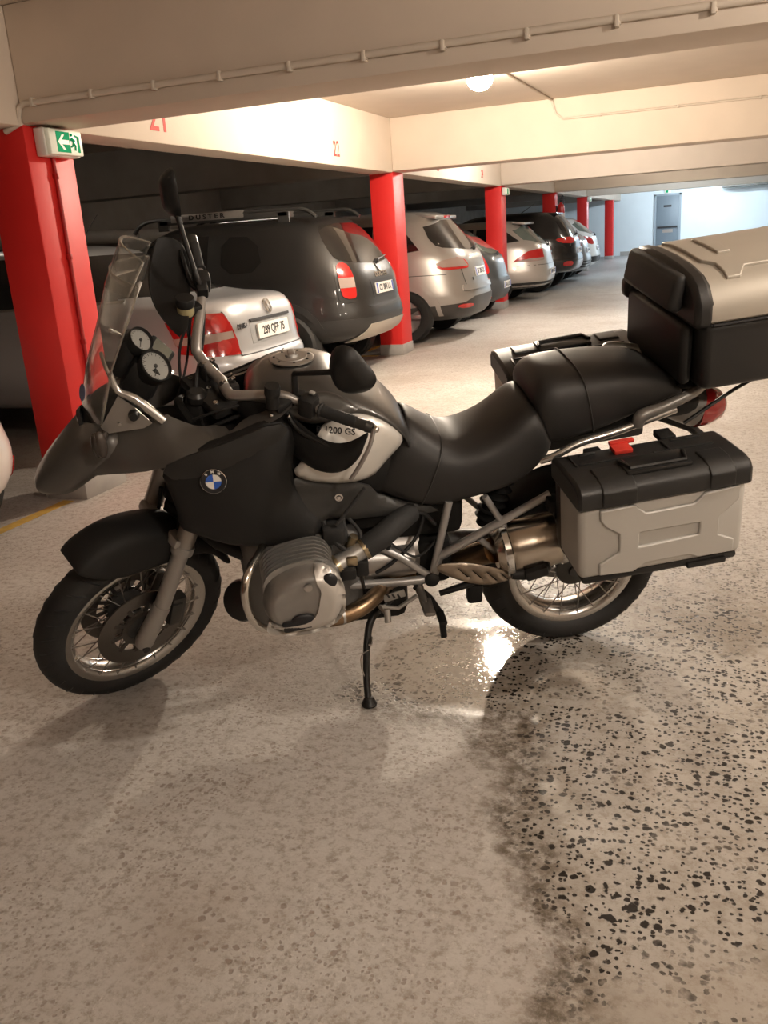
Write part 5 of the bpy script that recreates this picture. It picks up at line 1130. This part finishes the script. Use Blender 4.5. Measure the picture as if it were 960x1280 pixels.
# silver saloon
c = Car('saloon_car', 'silver saloon with an open boot lid face and a 289 QFF 75 plate beside the nearest pillar', -3.36, 6.72, 1.06, 0, car_paint('silver_blue_paint', (.47, .48, .50)), 4.70, 1.745, RINGS_SEDAN, (1.0, 3.70), .315)
c.root['label'] = 'silver saloon with a 289 QFF 75 plate parked next to the nearest pillar'
for sg in (-1, 1):
    A = 38 * sg
    tlp = c.patch('tail_light', [(-.36, .89 * sg, .865), (-.12, .84 * sg, .915), (-.03, .66 * sg, .905), (-.03, .60 * sg, .82), (-.03, .555 * sg, .70), (-.03, .545 * sg, .60), (-.06, .80 * sg, .605), (-.26, .89 * sg, .64)], REDLENS, A, off=.006, th=.02, h=.03)
    c.patch('reverse_lens', [(-.33, .88 * sg, .75), (-.10, .83 * sg, .765), (-.03, .60 * sg, .775), (-.03, .585 * sg, .725), (-.10, .82 * sg, .70), (-.31, .88 * sg, .70)], CLEARLENS, A, off=.008, h=.03, parent=tlp)
    for cy_, cz_, r in ((.70, .835, .058), (.685, .665, .054)):
        a = math.radians(A); ee = Vector((-math.sin(a), math.cos(a), 0)); s0 = Vector((-.05, cy_ * sg, 0)).dot(ee)
        pts = [ee * (s0 + r * math.cos(2 * PI * j / 16)) + Vector((0, 0, cz_ + r * math.sin(2 * PI * j / 16))) for j in range(16)]
        c.patch('round_lens', [tuple(p) for p in pts], REDLENS2, A, off=.011, h=.03, parent=tlp)
c.patch('boot_seam', [(-.05, -.56, .915), (-.05, -.548, .915), (-.05, -.50, .615), (-.05, -.50, .585), (-.05, -.515, .585), (-.05, -.515, .615)], INK, off=.002, th=.006, h=.05)
c.patch('boot_seam', [(-.05, -.51, .585), (-.05, .51, .585), (-.05, .51, .594), (-.05, -.51, .594)], INK, off=.002, th=.006, h=.06)
c.patch('bumper_strip', [(0, -.80, .40), (0, .80, .40), (0, .80, .425), (0, -.80, .425)], TRIM, off=.006, h=.06)
c.patch('plate_recess', [(-.05, -.34, .655), (-.05, .34, .655), (-.05, .34, .835), (-.05, -.34, .835)], mat('recess_silver', (.36, .37, .38), .4, .3), off=.002, h=.05)
c.patch('plate_lamp_strip', [(-.05, -.33, .815), (-.05, .33, .815), (-.05, .33, .835), (-.05, -.33, .835)], INK, off=.014, h=.05)
c.plate(0, .735, '289 QFF 75', band=False, size=.088)
c.text('model_lettering', 'PASSAT', -.415, .795, .052, INK, sx=1.1)
loc, nr = c.hit(0, .905); Mv = frame(loc + nr * .006, (0, 1, 0), nr.cross(Vector((0, 1, 0))))
b = B(); b.lathe([(.050, 0), (.050, .006), (.058, .006), (.058, 0)], axis='Z', seg=28, closed=True)
for pts in ([(-.034, .036), (-.012, -.002)], [(.034, .036), (.012, -.002)], [(-.018, .047), (0, .008)], [(.018, .047), (0, .008)], [(-.047, .018), (-.022, -.045)], [(.047, .018), (.022, -.045)], [(-.022, -.045), (0, -.006)], [(.022, -.045), (0, -.006)]): b.tube([(u, v, .003) for u, v in pts], .0045, 6)
b.done('round_badge', CHROME, c.root, M=Mv)
c.patch('rear_window', [(-.8, -.66, 1.045), (-.8, .66, 1.045), (-1.2, .50, 1.36), (-1.2, -.50, 1.36)], CARGLASS, 0, h=.06)
for sg in (-1, 1):
    for pl in ([(-.95, 1.03), (-1.62, 1.02), (-1.62, 1.36), (-1.40, 1.35)], [(-1.68, 1.02), (-2.45, 1.0), (-2.45, 1.385), (-1.68, 1.37)], [(-2.52, 1.0), (-3.25, .98), (-2.75, 1.36), (-2.52, 1.38)]):
        c.patch('side_window', [(x, sg, z) for x, z in pl], CARGLASS, 90 * sg, h=.06)
    c.patch('window_chrome', [(-.90, sg, 1.015), (-3.3, sg, .965), (-3.3, sg, .980), (-.90, sg, 1.03)], CHROME, 90 * sg, off=.008, h=.08)
    c.patch('door_seam', [(-1.645, sg, .30), (-1.655, sg, .30), (-1.655, sg, 1.0), (-1.645, sg, 1.0)], INK, 90 * sg, off=.002, th=.006, h=.08)
c.patch('windscreen', [(-3.3, -.62, 1.0), (-3.3, .62, 1.0), (-2.7, .50, 1.36), (-2.7, -.50, 1.36)], CARGLASS, 180, h=.08)
b = B(); b.tube([(-1.75, 0, 1.45), (-1.52, 0, 1.68)], [.006, .003], 6); b.done('antenna', INK, c.root)
rs = c.root

# dark compact SUV
c = Car('dark_suv', 'dark grey SUV with red tail lights and pale skid plate beside the second pillar', -3.36, 9.52, 1.05, 0, car_paint('dark_grey_paint', (.012, .0116, .0112), .0, .4, .45), 4.31, 1.82, RINGS_SUV, (.84, 3.50), .345)
for sg in (-1, 1):
    A = 35 * sg; X_ = lambda y, z, x=-.06: (x, y * sg, z)
    sur = c.patch('light_surround', [X_(.87, 1.16), X_(.90, 1.06), X_(.895, .80), X_(.84, .76), X_(.70, .76), X_(.63, .82), X_(.645, 1.08), X_(.72, 1.17)], c.paint, A, off=.006, h=.035, smooth=1)
    tlp = c.patch('tail_light', [X_(.845, 1.14), X_(.865, 1.05), X_(.855, .84), X_(.80, .80), X_(.69, .80), X_(.665, .84), X_(.672, 1.06), X_(.73, 1.145)], REDLENS2, A, off=.016, th=.02, h=.03, smooth=1)
    c.patch('reverse_lens', [X_(.865, 1.0), X_(.862, .905), X_(.672, .905), X_(.672, 1.0)], CLEARLENS, A, off=.021, h=.03, parent=tlp)
    c.patch('reflector', [X_(.58, .49), X_(.80, .49), X_(.80, .535), X_(.58, .535)], REDLENS, A * .5, off=.014, h=.04)
    c.patch('side_window', [(-1.02, sg, 1.12), (-1.50, sg, 1.10), (-1.50, sg, 1.47), (-1.12, sg, 1.45)], CARGLASS, 90 * sg, h=.06, smooth=1)
    c.patch('side_window', [(-1.66, sg, 1.09), (-2.42, sg, 1.07), (-2.42, sg, 1.50), (-1.66, sg, 1.49)], CARGLASS, 90 * sg, h=.06); c.patch('side_window', [(-2.5, sg, 1.07), (-3.2, sg, 1.06), (-2.75, sg, 1.46), (-2.5, sg, 1.49)], CARGLASS, 90 * sg, h=.06)
    # roof rail with cut-out lettering
    b = B(); ya = .60 * sg
    b.tube([(-.50, ya, 1.60), (-.62, ya, 1.675), (-.9, ya, 1.69), (-2.2, ya, 1.69), (-2.5, ya, 1.66), (-2.62, ya, 1.57)], [.022, .02, .018, .018, .02, .024], 8, smooth=4); b.box((-1.55, ya, 1.655), (1.5, .03, .06), bev=.008); b.box((-.85, ya, 1.62), (.12, .03, .1)); b.box((-2.25, ya, 1.62), (.12, .03, .1))
    rail = b.done('roof_rail', mat('rail_dark', (.06, .058, .055), .4, .4), c.root)
    b = B(); b.box((-1.72, ya + sg * .0, 1.684), (.86, .036, .075), bev=.008); b.done('rail_panel', mat('rail_grey_panel', (.30, .28, .26), .4, .5), rail)
    text_mesh('rail_lettering', 'D U S T E R', .062, INK, rail, frame((-1.72, ya + sg * .0185, 1.684), (1 if sg < 0 else -1, 0, 0), (0, 0, 1)), ext=.002, sx=1.35, bold=.002)
c.patch('rear_window', [(-.2, -.62, 1.15), (-.2, -.66, 1.22), (-.3, -.60, 1.44), (-.3, -.50, 1.53), (-.3, .50, 1.53), (-.3, .60, 1.44), (-.2, .66, 1.22), (-.2, .62, 1.15), (-.15, 0, 1.11)], CARGLASS, h=.05, smooth=1)
c.patch('bumper_cladding', [(0, -.93, .60), (0, .93, .60), (0, .93, .36), (0, -.93, .36)], TRIM, off=.007, h=.06)
c.patch('skid_plate', [(0, -.50, .535), (0, .50, .535), (0, .60, .40), (0, .56, .37), (0, -.56, .37), (0, -.60, .40)], mat('skid_silver', (.50, .46, .40), .4, .5), off=.020, h=.05)
c.patch('bumper_groove', [(0, -.50, .715), (0, .50, .715), (0, .47, .695), (0, -.47, .695)], INK, off=.004, h=.05)
c.patch('plate_recess', [(-.05, -.33, .78), (-.05, .33, .78), (-.05, .35, .96), (-.05, -.35, .96)], INK, off=.003, h=.05)
c.plate(0, .865, 'CY 884 LA', size=.088); c.text('model_lettering', 'DUSTER', 0, 1.0, .07, CHROME, sx=1.45, bold=.002)
b = B(); loc, nr = c.hit(0, 1.075); b.prism([(-.05, .05), (.05, .05), (.05, -.01), (.02, -.055), (-.02, -.055), (-.05, -.01)], lambda u, v: (u, v, 0), lambda u, v: (u, v, .008)); b.prism([(-.02, .022), (.02, .022), (.02, -.002), (-.02, -.002)], lambda u, v: (u, v, .007), lambda u, v: (u, v, .0095)); b.done('shield_badge', CHROME, c.root, M=frame(loc + nr * .003, (0, 1, 0), nr.cross(Vector((0, 1, 0)))))
c.wiper(.02, 1.13, .42, 1.17)
c.patch('windscreen', [(-3.3, -.72, 1.12), (-3.3, .72, 1.12), (-2.6, .60, 1.48), (-2.6, -.60, 1.48)], CARGLASS, 180, h=.08)
for sg in (-1, 1): c.patch('arch_cladding', [(-.84 + .46 * math.cos(PI * j / 10), sg, .345 + .46 * math.sin(PI * j / 10)) for j in range(11)] + [(-.84 - .40 * math.cos(PI * j / 10), sg, .345 + .40 * math.sin(PI * j / 10)) for j in range(11)], TRIM, 90 * sg, off=.008, h=.05)

# warm silver people carrier behind the second pillar
c = Car('silver_people_carrier', 'warm silver people carrier with split clear and red tail lights behind the second pillar', -3.02, 12.65, 1.11, 0, car_paint('warm_silver_paint', (.35, .335, .315)), 4.42, 1.77, rings_hatch(1.57, .98, .42, .70), (.80, 3.38), .32)
for sg in (-1, 1):
    A = 40 * sg; X_ = lambda y, z, x=-.10: (x, y * sg, z)
    tlp = c.patch('tail_light', [X_(.86, .905, -.36), X_(.82, .955, -.24), X_(.70, .995), X_(.52, .975), X_(.43, .915), X_(.42, .86), X_(.60, .855), X_(.80, .85, -.2)], REDLENS2, A, off=.008, th=.02, h=.03, smooth=1)
    c.patch('clear_lens', [X_(.84, .925, -.3), X_(.80, .965, -.24), X_(.70, .99), X_(.54, .968), X_(.44, .885), X_(.62, .882), X_(.80, .885, -.24)], CLEARLENS, A, off=.012, h=.03, parent=tlp)
    c.patch('reflector', [X_(.46, .40), X_(.70, .40), X_(.70, .445), X_(.46, .445)], REDLENS2, A * .5, off=.016, h=.03, smooth=1)
    c.patch('side_window', [(-.62, sg, 1.10), (-1.15, sg, 1.04), (-1.15, sg, 1.40), (-.88, sg, 1.40)], CARGLASS, 90 * sg, h=.05); c.patch('side_window', [(-1.22, sg, 1.04), (-2.1, sg, 1.0), (-2.1, sg, 1.43), (-1.22, sg, 1.41)], CARGLASS, 90 * sg, h=.06); c.patch('side_window', [(-2.16, sg, 1.0), (-3.1, sg, .98), (-2.5, sg, 1.41), (-2.16, sg, 1.43)], CARGLASS, 90 * sg, h=.06)
c.patch('rear_window', [(-.2, -.60, 1.10), (-.2, -.66, 1.16), (-.4, -.55, 1.44), (-.4, .55, 1.44), (-.2, .66, 1.16), (-.2, .60, 1.10), (-.2, 0, 1.06)], CARGLASS, h=.05, smooth=1)
b = B(); b.box((-.60, 0, 1.492), (.28, .94, .045), Matrix.Rotation(.12, 4, 'Y'), bev=.015); b.done('roof_spoiler', c.paint, c.root); B().box((-.468, 0, 1.480), (.02, .28, .03), Matrix.Rotation(.12, 4, 'Y'), bev=.006).done('brake_strip', REDLENS2, c.root)
c.patch('bumper_cladding', [(0, -.92, .42), (0, -.62, .46), (0, -.45, .52), (0, .45, .52), (0, .62, .46), (0, .92, .42), (0, .92, .26), (0, -.92, .26)], mat('dark_bumper', (.045, .043, .04), .45), off=.008, h=.05)
c.patch('bumper_shelf', [(0, -.60, .665), (0, .60, .665), (0, .62, .595), (0, -.62, .595)], c.paint, off=.022, th=.03, h=.05)
c.patch('hatch_seam', [(-.1, -.565, .86), (-.1, -.557, .86), (-.1, -.545, .665), (-.1, -.553, .665)], INK, off=.002, th=.006, h=.05); c.patch('side_seam', [(-.3, -.9, .80), (-.95, -.9, .80), (-.95, -.9, .808), (-.3, -.9, .808)], INK, -90, off=.002, th=.006, h=.06)
c.plate(0, .80, 'DF 305 KX', size=.088); c.text('model_lettering', 'XL', -.36, .725, .05, INK); c.wiper(.05, 1.08, .40, 1.11)
for sg in (-1, 1): c.patch('arch_lip', [(-.80 + .44 * math.cos(PI * j / 10), sg, .32 + .46 * math.sin(PI * j / 10)) for j in range(11)] + [(-.80 - .385 * math.cos(PI * j / 10), sg, .32 + .385 * math.sin(PI * j / 10)) for j in range(11)], c.paint, 90 * sg, off=.014, h=.05)

# small dark hatchback, half hidden
c = Car('small_hatchback', 'small dark grey hatchback half hidden between the people carrier and the third pillar', -3.30, 15.35, 1.04, 0, car_paint('slate_paint', (.050, .056, .060), .4, .35), 3.9, 1.66, rings_hatch(1.44, .92, .55, .64), (.62, 3.1), .29)
for sg in (-1, 1):
    X_ = lambda y, z, x=-.10: (x, y * sg, z)
    c.patch('tail_light', [X_(.80, .96, -.2), X_(.66, .98), X_(.58, .80), X_(.60, .70), X_(.76, .70)], REDLENS2, 35 * sg, off=.008, th=.02, h=.03, smooth=1)
    c.patch('side_window', [(-.75, sg, 1.02), (-2.6, sg, .96), (-2.2, sg, 1.30), (-1.0, sg, 1.32)], CARGLASS, 90 * sg, h=.06)
c.patch('rear_window', [(-.2, -.56, 1.0), (-.4, -.46, 1.32), (-.4, .46, 1.32), (-.2, .56, 1.0)], mat('pale_green_glass', (.12, .15, .13), .05, coat=1.0), h=.05, smooth=1)
c.patch('bumper', [(0, -.86, .62), (0, .86, .62), (0, .86, .26), (0, -.86, .26)], mat('grey_bumper', (.04, .042, .044), .5), off=.012, h=.06); c.plate(.1, .50, 'AB 612 ZR', size=.085, w_=.5)
c.wiper(.0, .99, .3, 1.02)

# pale estate car
c = Car('pale_estate_car', 'pale gold estate car with wedge shaped red tail lights beside the third pillar', -3.02, 18.55, 1.06, 0, car_paint('pale_gold_paint', (.50, .46, .42)), 4.55, 1.78, rings_hatch(1.48, .96, .46, .66), (.95, 3.5), .315)
for sg in (-1, 1):
    A = 42 * sg; X_ = lambda y, z, x=-.10: (x, y * sg, z)
    tlp = c.patch('tail_light', [(-.52, .885 * sg, .735), (-.38, .88 * sg, .82), X_(.80, .915, -.22), X_(.62, .945), X_(.45, .945), X_(.44, .80), X_(.47, .745), X_(.75, .735)], REDLENS2, A, off=.008, th=.02, h=.03)
    c.patch('reverse_lens', [(-.50, .885 * sg, .74), X_(.80, .785, -.2), X_(.44, .79), X_(.46, .745), X_(.75, .737)], CLEARLENS, A, off=.011, h=.03, parent=tlp)
    c.patch('side_window', [(-.50, sg, 1.10), (-1.3, sg, 1.02), (-1.3, sg, 1.34), (-.85, sg, 1.35)], CARGLASS, 90 * sg, h=.06); c.patch('side_window', [(-1.36, sg, 1.02), (-3.2, sg, .98), (-2.6, sg, 1.33), (-1.36, sg, 1.35)], CARGLASS, 90 * sg, h=.06)
c.patch('rear_window', [(-.2, -.64, 1.03), (-.4, -.53, 1.38), (-.4, .53, 1.38), (-.2, .64, 1.03)], mat('pale_green_glass', (0, 0, 0)), h=.05, smooth=1)
b = B(); b.box((-.55, 0, 1.418), (.24, .92, .04), Matrix.Rotation(.1, 4, 'Y'), bev=.012); b.done('roof_spoiler', c.paint, c.root)
c.patch('bumper_valance', [(0, -.90, .36), (0, .90, .36), (0, .90, .24), (0, -.90, .24)], TRIM, off=.007, h=.06); c.plate(0, .52, 'BW 471 GT', size=.088); c.wiper(.1, 1.0, .42, 1.04); c.text('model_lettering', 'TDI', .42, .86, .06, CHROME)
c.patch('bumper_line', [(0, -.92, .66), (0, .92, .66), (0, .92, .668), (0, -.92, .668)], INK, off=.002, th=.006, h=.06)

# black SUV
c = Car('black_suv', 'shiny black SUV with wide red tail lights beyond the pale estate car', -2.82, 21.35, 1.06, 0, car_paint('gloss_black_paint', (.010, .010, .011), .1, .16), 4.35, 1.80, [(a, b_, c_, d_, e_, f_) for a, b_, c_, d_, e_, f_ in RINGS_SUV], (.82, 3.45), .35)
for sg in (-1, 1):
    X_ = lambda y, z, x=-.10: (x, y * sg, z)
    c.patch('tail_light', [X_(.90, 1.06, -.3), X_(.72, 1.09), X_(.40, 1.06), X_(.38, .98), X_(.60, .95), X_(.86, .97, -.2)], REDLENS2, 38 * sg, off=.010, th=.02, h=.03, smooth=1); c.patch('reflector', [X_(.62, .50), X_(.82, .50), X_(.82, .60), X_(.62, .60)], REDLENS, 20 * sg, off=.012, h=.03, smooth=1)
    c.patch('side_window', [(-.85, sg, 1.15), (-3.1, sg, 1.08), (-2.6, sg, 1.48), (-1.0, sg, 1.48)], CARGLASS, 90 * sg, h=.06)
c.patch('rear_window', [(-.2, -.64, 1.14), (-.3, -.56, 1.50), (-.3, .56, 1.50), (-.2, .64, 1.14)], CARGLASS, h=.05, smooth=1); c.wiper(.1, 1.13, .45, 1.18); c.plate(0, .80, 'CP 209 VD', size=.088)
b = B(); b.box((-.58, 0, 1.570), (.26, .94, .04), bev=.015); b.done('roof_spoiler', c.paint, c.root); b = B(); b.tube([(-1.3, 0, 1.62), (-1.0, 0, 1.80)], [.008, .004], 6); b.done('antenna', INK, c.root)
# grey car and white hatchback at the far end
c = Car('grey_crossover', 'grey car with a pale lower bumper between the black SUV and the white hatchback', -2.95, 23.95, 1.05, 0, car_paint('mid_grey_paint', (.22, .225, .23)), 4.3, 1.78, rings_hatch(1.36, .92, .45, .66), (.8, 3.4), .31)
for sg in (-1, 1):
    X_ = lambda y, z, x=-.10: (x, y * sg, z); c.patch('tail_light', [X_(.85, .93, -.2), X_(.55, .93), X_(.58, .78), X_(.84, .78)], REDLENS2, 38 * sg, off=.008, th=.02, h=.03, smooth=1)
    c.patch('side_window', [(-.6, sg, 1.02), (-3.0, sg, .98), (-2.4, sg, 1.24), (-.9, sg, 1.25)], CARGLASS, 90 * sg, h=.06)
c.patch('rear_window', [(-.2, -.62, 1.0), (-.4, -.5, 1.27), (-.4, .5, 1.27), (-.2, .62, 1.0)], CARGLASS, h=.05); c.plate(0, .72, 'EK 118 BN', size=.085)
for k in range(3): c.patch('bumper_slot', [(0, -.6, .34 + .06 * k), (0, .6, .34 + .06 * k), (0, .6, .365 + .06 * k), (0, -.6, .365 + .06 * k)], INK, off=.008, h=.06)
c = Car('white_hatchback', 'white hatchback, last in the row of parked cars before the far wall', -3.0, 26.4, 1.05, 0, car_paint('white_paint', (.74, .74, .73), .0, .3), 4.1, 1.76, rings_hatch(1.52, .96, .55, .66), (.75, 3.2), .31)
for sg in (-1, 1):
    X_ = lambda y, z, x=-.10: (x, y * sg, z); c.patch('tail_light', [X_(.87, .99, -.3), X_(.70, 1.02), X_(.42, .90), X_(.44, .80), X_(.60, .80), X_(.84, .90, -.2)], REDLENS2, 38 * sg, off=.008, th=.02, h=.03, smooth=1)
    c.patch('side_window', [(-.7, sg, 1.08), (-3.0, sg, 1.0), (-2.4, sg, 1.38), (-1.0, sg, 1.40)], CARGLASS, 90 * sg, h=.06)
c.patch('rear_window', [(-.2, -.62, 1.06), (-.5, -.5, 1.42), (-.5, .5, 1.42), (-.2, .62, 1.06)], mat('pale_green_glass', (0, 0, 0)), h=.05, smooth=1); c.wiper(.1, 1.03, .45, 1.07); c.patch('bumper_valance', [(0, -.88, .50), (0, .88, .50), (0, .88, .36), (0, -.88, .36)], TRIM, off=.007, h=.06); c.plate(0, .70, 'DA 660 TM', size=.085)
# white car at the left edge of the view
c = Car('white_car', 'white car cut off by the left edge in front of the nearest pillar', -3.28, 2.95, 1.0, 0, car_paint('pearl_white_paint', (.78, .70, .66), .0, .3), 4.0, 1.70, rings_hatch(1.46, .92, .5, .66), (.7, 3.1), .30)
for sg in (-1, 1):
    X_ = lambda y, z, x=-.05: (x, y * sg, z); c.patch('reflector', [X_(.66, .36), X_(.84, .36), X_(.84, .47), X_(.66, .47)], REDLENS, 30 * sg, off=.010, h=.03, smooth=1); c.patch('tail_light', [X_(.85, .96, -.2), X_(.66, .96), X_(.62, .76), X_(.82, .76)], REDLENS2, 38 * sg, off=.008, h=.03, smooth=1)
    c.patch('side_window', [(-.7, sg, 1.05), (-2.9, sg, .96), (-2.4, sg, 1.32), (-1.0, sg, 1.34)], CARGLASS, 90 * sg, h=.06)
c.patch('rear_window', [(-.2, -.58, 1.03), (-.5, -.5, 1.36), (-.5, .5, 1.36), (-.2, .58, 1.03)], CARGLASS, h=.05); c.plate(0, .62, 'BH 540 QS', size=.085)

# dark bundle lying on the thick wall pipe
b = B()
b.loft([[(r * math.cos(2 * PI * j / 12) * .8, y, r * math.sin(2 * PI * j / 12) * .55) for j in range(12)] for y, r in ((-.55, .02), (-.45, .07), (-.2, .11), (.05, .13), (.25, .15), (.45, .12), (.52, .03))])
o = b.done('cloth_bundle', mat('dark_cloth', (.015, .015, .015), .9, var=.3, bump=.5, bscale=30), None, ang=180, sub=1); o.location = (XL + .20, 16.3, 1.905); tag(o, 'dark rolled cloth bundle lying on the thick pale wall pipe', 'bundle')
